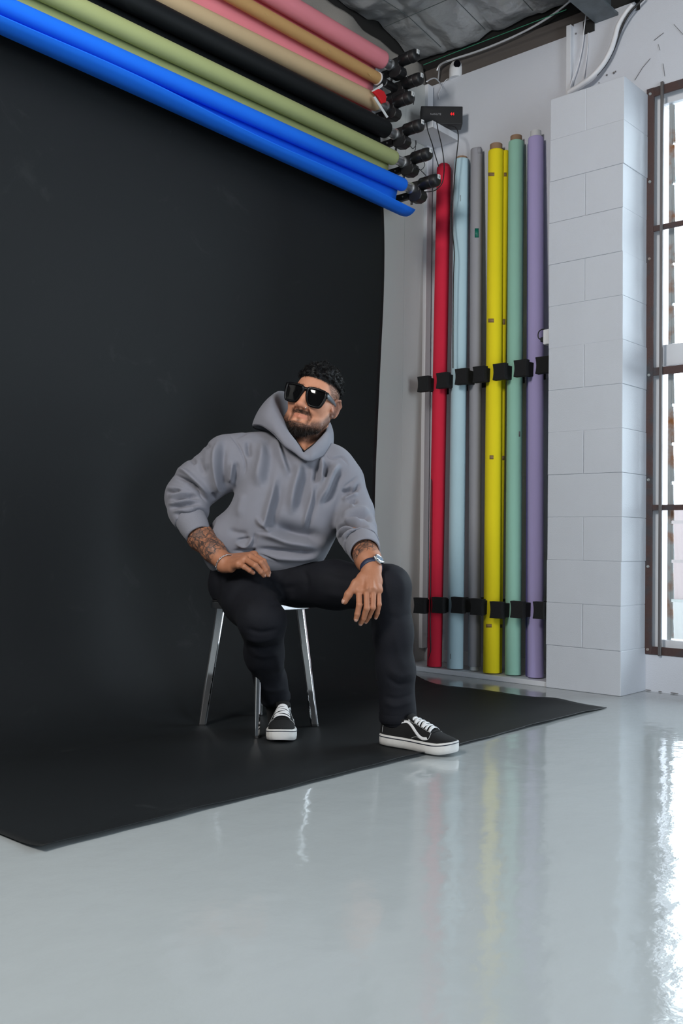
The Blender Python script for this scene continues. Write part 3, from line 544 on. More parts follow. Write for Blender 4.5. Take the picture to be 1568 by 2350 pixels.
# ------------------------------------------------------------------ organic surfaces: distance fields polygonised into meshes
RS = np.random.RandomState(11)
class Field:
    def __init__(s, lo, hi, h):
        s.lo = np.array(lo, float); s.h = h; s.n = np.ceil((np.array(hi)-s.lo)/h).astype(int)+1
        s.f = np.full(tuple(s.n), 0.3, np.float32)
    def _sl(s, lo, hi):
        a = np.clip(np.floor((np.array(lo)-s.lo)/s.h).astype(int), 0, s.n-1); b = np.clip(np.ceil((np.array(hi)-s.lo)/s.h).astype(int)+1, 1, s.n)
        if np.any(b <= a): return None, None
        ax = [s.lo[i]+s.h*np.arange(a[i], b[i]) for i in range(3)]
        return (slice(a[0], b[0]), slice(a[1], b[1]), slice(a[2], b[2])), np.stack(np.meshgrid(*ax, indexing='ij'), -1).astype(np.float32)
    def _mix(s, sl, d, k, sub=False):
        f = s.f[sl]
        if sub:
            h = np.clip(0.5-0.5*(f+d)/k, 0, 1) if k > 0 else None
            s.f[sl] = (f*(1-h)+(-d)*h+k*h*(1-h)) if k > 0 else np.maximum(f, -d)
        else:
            h = np.clip(0.5+0.5*(d-f)/k, 0, 1) if k > 0 else None
            s.f[sl] = (d*(1-h)+f*h-k*h*(1-h)) if k > 0 else np.minimum(f, d)
    def cap(s, a, b, ra, rb=None, k=0.02, sub=False, flat=None):
        a = np.array(a, float); b = np.array(b, float); rb = ra if rb is None else rb; m = max(ra, rb)*1.3+k+3*s.h
        sl, p = s._sl(np.minimum(a, b)-m, np.maximum(a, b)+m)
        if sl is None: return s
        ab = (b-a).astype(np.float32); L = float(ab@ab)
        pa = p-a.astype(np.float32); t = np.clip((pa@ab)/L, 0, 1) if L > 1e-12 else np.zeros(p.shape[:3], np.float32)
        q = pa-t[..., None]*ab
        if flat is not None:                    # (direction, factor): squeeze along a direction
            n, fc = flat; n = np.array(n, np.float32); n /= np.linalg.norm(n); c = q@n; q = q+n*(c*(fc-1))[..., None]
        d = np.sqrt((q*q).sum(-1))-(ra+(rb-ra)*t); s._mix(sl, d, k, sub); return s
    def chain(s, pts, rs, k=0.02, **kw):
        for i in range(len(pts)-1): s.cap(pts[i], pts[i+1], rs[i], rs[i+1], k, **kw)
        return s
    def ell(s, c, r, M=None, k=0.02, sub=False):
        c = np.array(c, float); r = np.array(r, float); m = r.max()+k+3*s.h
        sl, p = s._sl(c-m, c+m)
        if sl is None: return s
        q = p-c.astype(np.float32)
        if M is not None: q = q@np.array(M, np.float32)    # columns of M are the local axes
        r = r.astype(np.float32); k0 = np.sqrt(((q/r)**2).sum(-1)); k1 = np.sqrt(((q/(r*r))**2).sum(-1))
        d = k0*(k0-1)/np.maximum(k1, 1e-6); s._mix(sl, d, k, sub); return s
    def cut(s, p, n, R=.12):                    # trim what lies beyond a plane, near p
        p = np.array(p, float); n = np.array(n, float); n /= np.linalg.norm(n)
        sl, q = s._sl(p-R, p+R); q = q-p.astype(np.float32); d = (q@n.astype(np.float32)); near = (np.sqrt((q*q).sum(-1)) < R) & (d > -.02)
        f = s.f[sl]; s.f[sl] = np.where(near, np.maximum(f, d), f); return s
    def mesh(s):
        f = s.f; ins = f < 0
        c = np.zeros(tuple(s.n-1), np.int8); crn = [(i, j, k) for i in (0, 1) for j in (0, 1) for k in (0, 1)]
        nx, ny, nz = s.n-1
        for (i, j, k) in crn: c += ins[i:i+nx, j:j+ny, k:k+nz]
        act = (c > 0) & (c < 8); idx = np.full(act.shape, -1, np.int64); ids = np.argwhere(act); idx[act] = np.arange(len(ids))
        acc = np.zeros((len(ids), 3)); cnt = np.zeros(len(ids))
        for a in crn:
            for ax in range(3):
                if a[ax]: continue
                b = list(a); b[ax] = 1
                fa = f[ids[:, 0]+a[0], ids[:, 1]+a[1], ids[:, 2]+a[2]]; fb = f[ids[:, 0]+b[0], ids[:, 1]+b[1], ids[:, 2]+b[2]]
                m = (fa < 0) != (fb < 0); t = np.zeros(len(ids)); t[m] = fa[m]/(fa[m]-fb[m])
                pt = np.array(a, float)[None]+np.zeros((len(ids), 3)); pt[:, ax] += t
                acc[m] += pt[m]; cnt[m] += 1
        V = s.lo+(ids+acc/cnt[:, None])*s.h; F = []
        for ax in range(3):
            o1, o2 = [(1, 2), (2, 0), (0, 1)][ax]
            a = ins; b = np.roll(ins, -1, ax); ch = a != b
            e = np.argwhere(ch); e = e[(e[:, ax] < s.n[ax]-1) & (e[:, o1] > 0) & (e[:, o2] > 0) & (e[:, o1] < s.n[o1]-1) & (e[:, o2] < s.n[o2]-1)]
            def ci(d1, d2):
                q = e.copy(); q[:, o1] += d1; q[:, o2] += d2; return idx[q[:, 0], q[:, 1], q[:, 2]]
            Q = np.stack([ci(-1, -1), ci(0, -1), ci(0, 0), ci(-1, 0)], 1)
            fl = ~ins[e[:, 0], e[:, 1], e[:, 2]]; Q[fl] = Q[fl][:, ::-1]; F.append(Q)
        F = np.concatenate(F); F = F[(F >= 0).all(1)]
        return V, F
def mesh_np(name, V, F, m, parent=None, smooth=True):
    me = bpy.data.meshes.new(name); V = np.asarray(V, np.float32); F = np.asarray(F, np.int32); k = F.shape[1]
    me.vertices.add(len(V)); me.vertices.foreach_set('co', V.ravel()); me.loops.add(F.size); me.loops.foreach_set('vertex_index', F.ravel())
    me.polygons.add(len(F)); me.polygons.foreach_set('loop_start', np.arange(0, F.size, k, dtype=np.int32)); me.polygons.foreach_set('loop_total', np.full(len(F), k, np.int32))
    me.update(); me.validate()
    if smooth: me.polygons.foreach_set('use_smooth', np.ones(len(me.polygons), bool))
    if m: me.materials.append(m)
    o = bpy.data.objects.new(name, me); COL.objects.link(o)
    if parent: o.parent = parent; o.matrix_parent_inverse = Matrix.Translation(-Vector(parent.location))
    return o
def normals(V, F):
    n = np.zeros_like(V); a = V[F[:, 2]]-V[F[:, 0]]; b = V[F[:, 3]]-V[F[:, 1]]; c = np.cross(a, b)
    for i in range(4): np.add.at(n, F[:, i], c)
    return n/np.maximum(np.linalg.norm(n, axis=1, keepdims=True), 1e-12)
def relax(V, F, it=2, lam=0.5):
    E = np.concatenate([F[:, [0, 1]], F[:, [1, 2]], F[:, [2, 3]], F[:, [3, 0]]]); deg = np.zeros(len(V)); np.add.at(deg, E[:, 0], 1); np.add.at(deg, E[:, 1], 1)
    for _ in range(it):
        s = np.zeros_like(V); np.add.at(s, E[:, 0], V[E[:, 1]]); np.add.at(s, E[:, 1], V[E[:, 0]]); V = V+lam*(s/deg[:, None]-V)
    return V
def project(V):
    d = V-CAMP; z = d@FWD; return CX+F_PX*(d@RGT)/z, CY-F_PX*(d@UPV)/z, z
def snoise(V, f, seed=0, n=14):                 # smooth pseudo noise
    r = np.random.RandomState(seed); s = np.zeros(len(V))
    for _ in range(n):
        k = r.normal(size=3); k *= f*r.uniform(0.6, 1.4)/np.linalg.norm(k); s += np.sin(V@k+r.uniform(0, 6.28))
    return s/n**0.5
def folds(V, N, lst):                           # cloth folds given as polylines over the front of the garment
    x, y, z = project(V); face = np.clip(-(N*(V-CAMP)/np.linalg.norm(V-CAMP, axis=1, keepdims=True)).sum(1)*1.6+.45, 0, 1)
    D = np.zeros(len(V))
    for it in lst:
        pts, wd, amp = it[:3]; drop = len(it) > 3
        P = np.array(catmull([(*p, 0) for p in pts], 6))[:, :2]
        lo = P.min(0)-4*wd; hi = P.max(0)+4*wd; sel = np.where((x > lo[0]) & (x < hi[0]) & (y > lo[1]) & (y < hi[1]) & (face > 0))[0]
        if not len(sel): continue
        q = np.stack([x[sel], y[sel]], 1); bs = np.full(len(sel), 1e9); sg = np.ones(len(sel)); ts = np.zeros(len(sel)); n = len(P)-1
        for i in range(n):
            a, b = P[i], P[i+1]; ab = b-a; r = q-a; t = np.clip((r@ab)/max(ab@ab, 1e-9), 0, 1); d = np.hypot(*(r-t[:, None]*ab).T); m = d < bs
            bs[m] = d[m]; ts[m] = (i+t[m])/n; sg[m] = -np.sign(ab[0]*r[m, 1]-ab[1]*r[m, 0])
        en = np.clip(np.minimum(ts, 1-ts)*3.2+0.02, 0, 1); en = en*en*(3-2*en)
        if drop:                                # crest with a steep drop on the right-hand side
            sd_ = bs*sg/wd; pr_ = np.where(sd_ < 0, np.exp(-sd_**2), np.exp(-(sd_/.8)**2))-.60*np.exp(-((sd_-1.6)/1.1)**2)
        else: pr_ = np.exp(-(bs/wd)**2)
        D[sel] += amp*pr_*en*face[sel]
    return D
def ribbons(name, P, wd, m, parent, Wdir=None):  # P: (n strands, k points, 3) -> flat tapered strands
    n, k, _ = P.shape; T = P[:, 1:]-P[:, :-1]; T = np.concatenate([T, T[:, -1:]], 1)
    rv = RS.normal(size=(n, 1, 3)); S = np.cross(T, rv); S /= np.maximum(np.linalg.norm(S, axis=2, keepdims=True), 1e-9)
    tp = np.linspace(1, 0.25, k)[None, :, None]*wd
    A = P+S*tp; B = P-S*tp; V = np.stack([A, B], 2).reshape(-1, 3)
    b = (np.arange(n)*2*k)[:, None]+np.arange(k-1)[None]*2; b = b.ravel(); F = np.stack([b, b+1, b+3, b+2], 1)
    return mesh_np(name, V, F, m, parent)

# ------------------------------------------------------------------ the seated person
man = tag(empty('person', (2.58, 2.66, 0)), 'seated person in a grey hoodie, black jeans, sunglasses and black sneakers, hand on thigh', 'person')
def hem_mat(name, col, **k): return mat(name, col, **k)
HOOD = mat('grey_hoodie_fleece', (0.205, 0.205, 0.236), 0.9, var=0.06, vscale=30, bump=0.10, bscale=700, spec=0.2, sheen=0.12)
RIB = mat('grey_rib_knit', (0.210, 0.210, 0.240), 0.9, bump=0.25, bscale=500, spec=0.2, sheen=0.12)
SEAM = mat('hoodie_seam', (0.085, 0.085, 0.10), 0.95)
JEAN = mat('black_denim', (0.0052, 0.0058, 0.0095), 0.8, var=0.35, vscale=14, bump=0.15, bscale=600, spec=0.25)
# ---- hoodie
lo = np.array([px(370, 1300, 3.8), px(880, 1300, 3.3), px(600, 980, 3.9), px(600, 1300, 3.5), px(860, 1290, 3.9), px(400, 1100, 3.5)])
Hf = Field(lo.min(0)-.13, lo.max(0)+.13, 0.0042)
Hf.f[:] = 0.3
for (a, b, ra, rb) in [((622, 1085, 3.715), (752, 1105, 3.715), .112, .104), ((620, 1140, 3.70), (730, 1150, 3.70), .124, .114), ((598, 1195, 3.69), (708, 1200, 3.68), .124, .116), ((540, 1243, 3.71), (686, 1243, 3.67), .112, .106),
                       ((525, 1268, 3.73), (682, 1260, 3.67), .094, .092), ((575, 1062, 3.73), (755, 1082, 3.73), .080, .076), ((612, 1045, 3.75), (735, 1052, 3.75), .070, .066)]:
    Hf.cap(px(*a), px(*b), ra, rb, 0.045)
Hf.cap(px(600, 1110, 3.83), px(720, 1120, 3.80), .085, .085, 0.05); Hf.cap(px(575, 1180, 3.83), px(690, 1190, 3.80), .085, .09, 0.05); Hf.cap(px(515, 1252, 3.80), px(680, 1240, 3.78), .085, .085, 0.05)
Hf.chain([px(606, 1028, 3.745), px(520, 1046, 3.735)], [.066, .080], 0.03)
Hf.chain([px(570, 1060, 3.72), px(520, 1068, 3.72)], [.088, .090], 0.04)
Hf.chain([px(520, 1066, 3.72), px(455, 1108, 3.74), px(430, 1138, 3.75)], [.092, .088, .086], 0.016)
Hf.chain([px(430, 1140, 3.75), px(432, 1168, 3.705), px(440, 1196, 3.665)], [.085, .074, .062], 0.012); Hf.cut(px(437, 1192, 3.67), px(456, 1228, 3.625)-px(436, 1190, 3.67), .095)
Hf.chain([px(770, 1075, 3.72), px(790, 1105, 3.71)], [.074, .073], 0.04)
Hf.chain([px(790, 1105, 3.71), px(812, 1178, 3.665)], [.073, .075], 0.014)
Hf.chain([px(812, 1182, 3.665), px(818, 1218, 3.575), px(833, 1254, 3.455)], [.077, .073, .062], 0.014); Hf.cut(px(831, 1249, 3.47), px(840, 1270, 3.405)-px(830, 1247, 3.475), .095)
Hf.cap(px(712, 965, 3.77), px(700, 1046, 3.70), .070, .066, .01, sub=True)
V, F = Hf.mesh(); V = relax(V, F, 3); N = normals(V, F)
FL = [  # (polyline, width px, height m[, steep right side])
 ([(570, 1006), (570, 1030), (572, 1052)], 6, -.014), ([(596, 1006), (603, 1045), (598, 1085), (592, 1122)], 12, .020, 1), ([(629, 998), (640, 1032), (652, 1066), (666, 1100)], 8, .016, 1), ([(688, 1052), (686, 1085), (677, 1118), (671, 1152), (669, 1186)], 11, .024, 1),
 ([(633, 1084), (627, 1130), (618, 1165), (610, 1200), (607, 1214)], 9, .020, 1), ([(718, 1108), (716, 1140), (708, 1170), (701, 1197), (698, 1216)], 6, .013, 1), ([(727, 1054), (727, 1085), (721, 1110)], 6.5, -.020), ([(738, 1046), (740, 1080), (737, 1114)], 5, .014),
 ([(754, 1058), (752, 1080), (746, 1098)], 7, -.020), ([(782, 1062), (763, 1087), (748, 1125), (724, 1160)], 9, .022, 1), ([(616, 1206), (665, 1222), (712, 1232), (750, 1240)], 15, -.040), ([(600, 1190), (650, 1206), (700, 1214), (744, 1214)], 16, -.012),
 ([(582, 1222), (625, 1229), (662, 1242), (702, 1249), (740, 1260)], 9, .024), ([(580, 1260), (640, 1265), (690, 1269), (720, 1262)], 6, -.020), ([(590, 1272), (650, 1279), (710, 1279), (742, 1264)], 7, .012), ([(586, 1184), (597, 1200), (612, 1212), (628, 1224)], 5, .014),
 ([(536, 1247), (560, 1255), (572, 1250), (583, 1230)], 4, .012), ([(530, 1264), (570, 1266), (590, 1262)], 4, -.014), ([(540, 1240), (575, 1236)], 4, -.010), ([(560, 1130), (552, 1160), (545, 1190)], 9, .006), ([(520, 1215), (545, 1224), (572, 1226)], 7, -.008),
 # right sleeve
 ([(508, 1002), (498, 1038), (496, 1075), (500, 1112), (504, 1134)], 9, .024, 1), ([(535, 1056), (531, 1085), (527, 1112)], 5.5, .014, 1), ([(458, 1048), (462, 1072), (474, 1092)], 6, -.008), ([(480, 1022), (476, 1050), (478, 1080)], 9, .006), ([(466, 1012), (474, 1022), (482, 1030)], 5, -.010), ([(430, 1046), (440, 1054), (450, 1066)], 5, -.010),
 ([(400, 1076), (423, 1081), (446, 1099), (467, 1119), (482, 1144)], 5.5, .014), ([(394, 1087), (420, 1100), (439, 1110), (456, 1127), (474, 1156)], 4.2, -.024), ([(426, 1108), (440, 1117), (456, 1128)], 3, -.012), ([(380, 1130), (402, 1131), (418, 1127)], 4, -.010), ([(378, 1122), (405, 1120), (432, 1126)], 5, .008),
 ([(390, 1152), (412, 1143), (434, 1138), (462, 1146)], 4.4, -.020), ([(382, 1142), (412, 1134), (446, 1136)], 4.5, .010), ([(388, 1167), (410, 1162), (434, 1156), (464, 1157)], 4.4, -.018), ([(384, 1158), (412, 1153), (448, 1150)], 4, .009), ([(398, 1181), (428, 1180), (460, 1167)], 5, -.010), ([(394, 1174), (425, 1171), (460, 1162)], 4, .008), ([(486, 1128), (490, 1138), (488, 1146)], 4, -.014),
 # left sleeve
 ([(784, 1128), (797, 1125), (812, 1119)], 4, -.018), ([(786, 1140), (803, 1131), (820, 1120), (827, 1108)], 4.5, -.016), ([(784, 1150), (803, 1138), (824, 1130)], 5, .010), ([(822, 1146), (812, 1152), (800, 1154)], 4, -.012), ([(806, 1150), (810, 1170)], 5, .006),
 ([(792, 1192), (811, 1184), (828, 1181), (843, 1185), (853, 1200)], 5, -.024), ([(780, 1185), (800, 1176), (830, 1170), (850, 1180)], 6, .012), ([(788, 1200), (807, 1194), (832, 1198)], 4.5, .012), ([(766, 1230), (778, 1211), (797, 1203), (823, 1203), (850, 1209)], 4, -.024),
 ([(772, 1244), (788, 1223), (802, 1213), (824, 1211)], 3.6, -.020), ([(776, 1236), (790, 1214), (812, 1207)], 3.2, .010), ([(790, 1243), (811, 1225), (830, 1216), (852, 1218)], 3.2, -.018), ([(784, 1242), (803, 1222), (826, 1213)], 3, .009), ([(795, 1254), (814, 1233), (833, 1224), (857, 1225), (869, 1240)], 3.2, -.018), ([(792, 1248), (812, 1229), (835, 1220), (860, 1222)], 3, .009),
 # seams
 ([(523, 990), (549, 1024), (563, 1065), (560, 1095)], 2.4, -.006), ([(538, 1008), (575, 989), (624, 987)], 2.4, -.006), ([(746, 1041), (762, 1053), (785, 1050), (803, 1072)], 2.4, -.006), ([(824, 1092), (805, 1106), (786, 1121)], 2.2, -.005), ([(697, 1042), (699, 1056), (703, 1062)], 2.4, -.007),
 ([(586, 1221), (582, 1240), (576, 1256)], 2.4, -.006), ([(592, 1223), (588, 1242), (582, 1258)], 2.0, -.004), ([(586, 1221), (612, 1222), (632, 1224)], 2.2, -.005), ([(590, 1272), (620, 1280), (640, 1287)], 2.2, -.006)]
V = V+N*(1.35*folds(V, N, FL)+.0022*snoise(V, 26, 2)+.0010*snoise(V, 60, 3))[:, None]
V = relax(V, F, 1, 0.25)
hoodie = mesh_np('hoodie', V, F, HOOD, man)
HV, HN = V, N
# cuffs and hem
def band(name, path, r, m, par, th=.006, squash=None):
    P = [np.array(p) for p in path]; ax = P[1]-P[0]; ax /= np.linalg.norm(ax)
    u_ = np.cross(ax, FWD); u_ /= np.linalg.norm(u_); v_ = np.cross(ax, u_); rows = []
    for (t, rr_) in ((0, r[0]), (.5, (r[0]+r[1])/2+.002), (.93, r[1]), (1, r[1]-.002), (1, r[1]-th), (.6, r[1]-th-.001), (0.1, r[1]-th-.001)):
        c = P[0]+(P[1]-P[0])*t; rows.append([tuple(c+rr_*(math.cos(a)*u_+math.sin(a)*v_)) for a in np.linspace(0, 2*math.pi, 49)[:-1]])
    return MB().grid(rows, closed=True).build(name, m, par)
band('cuff', (px(436, 1189, 3.672), px(455.5, 1227, 3.63)), (.0585, .0490), RIB, hoodie)
band('cuff', (px(830, 1246, 3.478), px(838, 1267, 3.415)), (.0590, .0555), RIB, hoodie)
# hood: closed collar lofted between seam and rim
hb = [(699, 1055, 3.578), (690, 1050, 3.581), (674, 1037, 3.588), (652, 1022, 3.60), (625, 993, 3.63), (598, 976, 3.68), (580, 978, 3.76), (600, 988, 3.86), (680, 1003, 3.92), (745, 1014, 3.88), (765, 1032, 3.80), (757, 1036, 3.71), (743, 1046, 3.65), (722, 1056, 3.60), (709, 1058, 3.586)]
hm = [(698, 1047, 3.572), (688, 1038, 3.576), (672, 1022, 3.582), (648, 1000, 3.597), (624, 968, 3.625), (604, 942, 3.68), (600, 930, 3.78), (618, 930, 3.89), (684, 955, 3.98), (745, 975, 3.95), (763, 992, 3.84), (761, 1008, 3.71), (747, 1026, 3.643), (723, 1042, 3.592), (709, 1047, 3.580)]
hr = [(696, 1038, 3.590), (689, 1027, 3.595), (676, 1008, 3.602), (655, 978, 3.62), (637, 950, 3.65), (625, 922, 3.70), (630, 903, 3.78), (648, 897, 3.86), (690, 920, 3.95), (738, 948, 3.93), (752, 964, 3.84), (751, 985, 3.73), (740, 1004, 3.66), (718, 1023, 3.61), (704, 1033, 3.597)]
hi_ = [(698, 1043, 3.61), (692, 1030, 3.614), (684, 1014, 3.625), (665, 988, 3.65), (648, 960, 3.69), (636, 932, 3.74), (642, 914, 3.80), (660, 910, 3.86), (695, 930, 3.92), (730, 955, 3.90), (745, 972, 3.84), (745, 990, 3.75), (735, 1008, 3.69), (717, 1028, 3.635), (706, 1037, 3.618)]
hd = [(699, 1070, 3.65), (696, 1060, 3.652), (692, 1048, 3.66), (680, 1030, 3.69), (668, 1010, 3.74), (660, 1000, 3.79), (666, 998, 3.83), (682, 995, 3.86), (700, 995, 3.88), (725, 1000, 3.88), (738, 1010, 3.83), (737, 1022, 3.77), (727, 1040, 3.71), (712, 1056, 3.67), (705, 1066, 3.655)]
def closed_curve(lst, n=9):
    P = [px(*p) for p in lst]; Q = P[-2:]+P+P[:2]; C = catmull(Q, n); return C[2*n:2*n+len(P)*n]
def lerp_rows(A, B, t, push=0.0, cen=None):
    return [a+(b-a)*t for a, b in zip(A, B)]
cb, cm_, cr_, ci_, cd_ = [closed_curve(l) for l in (hb, hm, hr, hi_, hd)]
rows = []
for t in np.linspace(0, 1, 8)[:-1]: rows.append([a*(1-t)**2+2*m_*t*(1-t)+b_*t*t for a, m_, b_ in zip(cb, [2*m-.25*a-.25*b-.5*m for a, m, b in zip(cb, cm_, cr_)], cr_)])
rows.append(cr_)
for t in (.35, .8): rows.append([a+(b-a)*t+np.array([0, 0, .004*(1-t)]) for a, b in zip(cr_, ci_)])
for t in np.linspace(0.2, 1, 6): rows.append([a+(b-a)*t for a, b in zip(ci_, cd_)])
Vh = np.array(rows).reshape(-1, 3); m_ = len(cb); nr = len(rows)
Fh = np.array([(i*m_+j, i*m_+(j+1) % m_, (i+1)*m_+(j+1) % m_, (i+1)*m_+j) for i in range(nr-1) for j in range(m_)])
Vh = Vh+normals(Vh, Fh)*(.003*snoise(Vh, 30, 5))[:, None]
hd_o = mesh_np('hood', Vh, Fh, HOOD, hoodie); sd = hd_o.modifiers.new('solid', 'SOLIDIFY'); sd.thickness = .005; sd.offset = 0; ss = hd_o.modifiers.new('sub', 'SUBSURF'); ss.levels = 1; ss.render_levels = 1
MB().tube(cb, .0022, 6, closed=True).build('hood_seam', SEAM, hoodie)
# black t-shirt collar inside the hood
MB().tube(closed_curve([(698, 1040, 3.655), (684, 1026, 3.665), (676, 1010, 3.74), (690, 1000, 3.84), (722, 992, 3.85), (741, 998, 3.78), (733, 1014, 3.705), (714, 1030, 3.665)], 6), .0105, 10, closed=True).build('tshirt_collar', mat('black_cotton', (.006, .006, .007), .9), man)
# white t-shirt hem peeking out behind the wrist
# ---- jeans
lo = np.array([px(480, 1280, 3.85), px(960, 1650, 3.3), px(480, 1650, 3.7), px(940, 1280, 3.3), px(940, 1280, 3.9), px(600, 1650, 3.3)])
Jf = Field(lo.min(0)-.10, lo.max(0)+.10, 0.005)
Jf.cap(px(545, 1330, 3.76), px(650, 1325, 3.74), .108, .105, 0.05)
Jf.cap(px(560, 1285, 3.76), px(665, 1275, 3.74), .100, .098, 0.05)
Jf.chain([px(545, 1345, 3.72), px(575, 1378, 3.57), px(603, 1424, 3.40)], [.100, .094, .079], 0.04)
Jf.chain([px(603, 1428, 3.40), px(606, 1500, 3.49), px(620, 1560, 3.60), px(632, 1600, 3.645)], [.078, .066, .056, .054], 0.03)
Jf.chain([px(645, 1338, 3.70), px(770, 1341, 3.55), px(888, 1347, 3.41)], [.090, .082, .078], 0.045)
Jf.chain([px(893, 1352, 3.405), px(902, 1450, 3.40), px(908, 1540, 3.405), px(913, 1642, 3.41)], [.077, .066, .064, .064], 0.03)
Jf.cap(px(635, 1629, 3.65), px(639, 1650, 3.66), .048, .046, 0.003, sub=True)
Jf.cap(px(913, 1684, 3.41), px(914, 1700, 3.41), .057, .056, 0.003, sub=True)
V, F = Jf.mesh(); V = relax(V, F, 3); N = normals(V, F)
zs = V[:, 2]-np.where(V[:, 2] < .4595, 0, 0)
JL = [([(590, 1340), (640, 1350), (690, 1345)], 8, -.010), ([(600, 1360), (650, 1372), (690, 1372)], 7, .008), ([(610, 1385), (650, 1392), (680, 1384)], 7, -.010), ([(500, 1310), (500, 1350), (515, 1395)], 6, -.008), ([(560, 1440), (600, 1452), (648, 1440)], 6, -.009), ([(555, 1462), (600, 1472), (650, 1456)], 6, .009), ([(560, 1482), (605, 1490), (648, 1476)], 5, -.010), ([(575, 1500), (610, 1505), (650, 1496)], 6, .006), ([(585, 1540), (620, 1548), (655, 1536)], 7, -.006), ([(600, 1580), (630, 1586), (660, 1578)], 5, .006), ([(630, 1490), (640, 1530), (645, 1570)], 8, .006),
      ([(690, 1300), (705, 1330), (700, 1360)], 6, -.008), ([(720, 1310), (790, 1330), (850, 1335)], 9, -.006), ([(730, 1360), (790, 1368), (850, 1380)], 9, .006), ([(900, 1310), (925, 1340), (920, 1400)], 9, .006), ([(880, 1410), (920, 1420), (945, 1400)], 8, -.006), ([(885, 1530), (920, 1552), (952, 1540)], 8, .007), ([(880, 1548), (915, 1572), (952, 1562)], 6, -.008), ([(875, 1610), (912, 1620), (955, 1604)], 6, .006), ([(875, 1596), (915, 1604), (955, 1588)], 5, -.006), ([(905, 1440), (915, 1500), (930, 1540)], 8, .005)]
V = V+N*(.6*folds(V, N, JL)+.0016*snoise(V, 30, 7)+.0009*snoise(V, 75, 8))[:, None]
# the seat flattens the cloth that rests on it
m_ = (V[:, 2] < SZ+.0065) & (np.abs(V[:, 0]-SX) < .149) & (np.abs(V[:, 1]-SY) < .149) & (V[:, 2] > .30) & (N[:, 2] < -0.2) & (V@hv > (np.array([SX, SY, 0])@hv)-.08)
V[m_, 2] = SZ+.0065
jeans = mesh_np('jeans', V, F, JEAN, man)
band('hem', (px(631, 1592, 3.642), px(634, 1608, 3.65)), (.0550, .0545), JEAN, jeans, th=.004)
band('hem', (px(912.5, 1634, 3.41), px(913.5, 1655, 3.41)), (.0645, .0635), JEAN, jeans, th=.004)
MB().tube([tuple(onp) for onp in [px(680, 1322, 3.585), px(696, 1335, 3.575), px(703, 1352, 3.575)]], .0018, 6).build('fly_seam', mat('denim_seam', (.03, .03, .035), .9), jeans)
# ---- skin: head, neck, forearms and hands as one body mesh
def head_frame(yw, pt, rl):
    a, b, c = np.radians([yw, pt, rl]); f = np.cos(a)*-FWD-np.sin(a)*RGT; l = np.cos(a)*RGT+np.sin(a)*-FWD
    f2 = np.cos(b)*f+np.sin(b)*UPV; u2 = np.cos(b)*UPV-np.sin(b)*f
    return np.cos(c)*l-np.sin(c)*u2, f2, np.cos(c)*u2+np.sin(c)*l
HL, HF, HU = head_frame(18, 6, 15.5); HO = px(719.5, 924, 3.75); HS = 1.07
HM = np.stack([HL, HF, HU], 1)
def hp(x, y, z): return HO+HS*(HL*x+HF*y+HU*z)
def to_head(V): return ((V-HO)@HM)/HS
lo = np.array([hp(a, b, c) for a in (-.11, .11) for b in (-.14, .15) for c in (-.2, .16)]+[px(700, 1070, 3.78)])
Ff = Field(lo.min(0), lo.max(0), 0.0026)
def E(c, r, k=.02, sub=False, M=None): Ff.ell(hp(*c), np.array(r)*HS, HM if M is None else M, k, sub)
def C(a, b, ra, rb=None, k=.015, sub=False): Ff.cap(hp(*a), hp(*b), ra*HS, (ra if rb is None else rb)*HS, k, sub)
E((0, -.018, .042), (.0745, .096, .083), .001)
E((0, .018, -.008), (.0665, .078, .088), .03)
for s_ in (-1, 1):
    C((s_*.0565, .000, -.050), (s_*.046, .040, -.080), .023, .022, .025); C((s_*.046, .040, -.080), (s_*.020, .068, -.098), .022, .020, .025)
    E((s_*.040, .052, -.016), (.028, .028, .032), .035)               # cheek
    C((s_*.062, .02, .004), (s_*.050, .055, .000), .012, .013, .02)   # cheekbone
    C((s_*.012, .084, .030), (s_*.044, .070, .030), .0095, .008, .014)  # brow
    E((s_*.031, .090, .010), (.019, .012, .011), .012, True)          # socket
    E((s_*.0315, .0735, .008), (.0135, .0125, .0125), .003)           # eyeball under the lids
    E((s_*.0155, .0970, -.0325), (.0098, .0115, .0088), .006)         # nostril wing
    E((s_*.0085, .104, -.0415), (.0036, .005, .003), .002, True)
    C((s_*.024, .080, -.040), (s_*.034, .070, -.068), .004, .003, .010, True)  # smile line
    # ear: rim, lobe, bowl
    eM = HM@np.array(Matrix.Rotation(s_*0.62, 3, 'Z') @ Matrix.Rotation(-.16, 3, 'X'))
    Ff.ell(hp(s_*.0785, -.014, -.003), np.array([.0085, .0215, .0345])*HS, eM, .006)
    Ff.ell(hp(s_*.0868, -.0075, .002), np.array([.0085, .0125, .0205])*HS, eM, .002, True)
    pts_e = [(s_*.0765, .004, .006), (s_*.082, -.004, .027), (s_*.088, -.020, .031), (s_*.0925, -.031, .013), (s_*.088, -.026, -.012), (s_*.081, -.014, -.030)]
    for i_ in range(5): C(pts_e[i_], pts_e[i_+1], .0048, .0048, .004)
    E((s_*.0785, -.006, -.033), (.0055, .0085, .0085), .004)
    C((s_*.0755, .006, -.004), (s_*.077, .004, -.012), .0045, .0045, .004)
C((0, .062, -.098), (0, .070, -.100), .026, .024, .025)
C((0, .088, .020), (0, .1065, -.0245), .0085, .0115, .012)
E((0, .1095, -.0275), (.0135, .0110, .0110), .008)
C((0, .102, -.036), (0, .094, -.046), .0045, .005, .006)
C((-.023, .0770, -.0640), (0, .0870, -.0610), .0036, .0042, .006); C((.023, .0770, -.0640), (0, .0870, -.0610), .0036, .0042, .006)
C((-.018, .0785, -.0700), (0, .0860, -.0705), .0042, .0050, .006); C((.018, .0785, -.0700), (0, .0860, -.0705), .0042, .0050, .006)
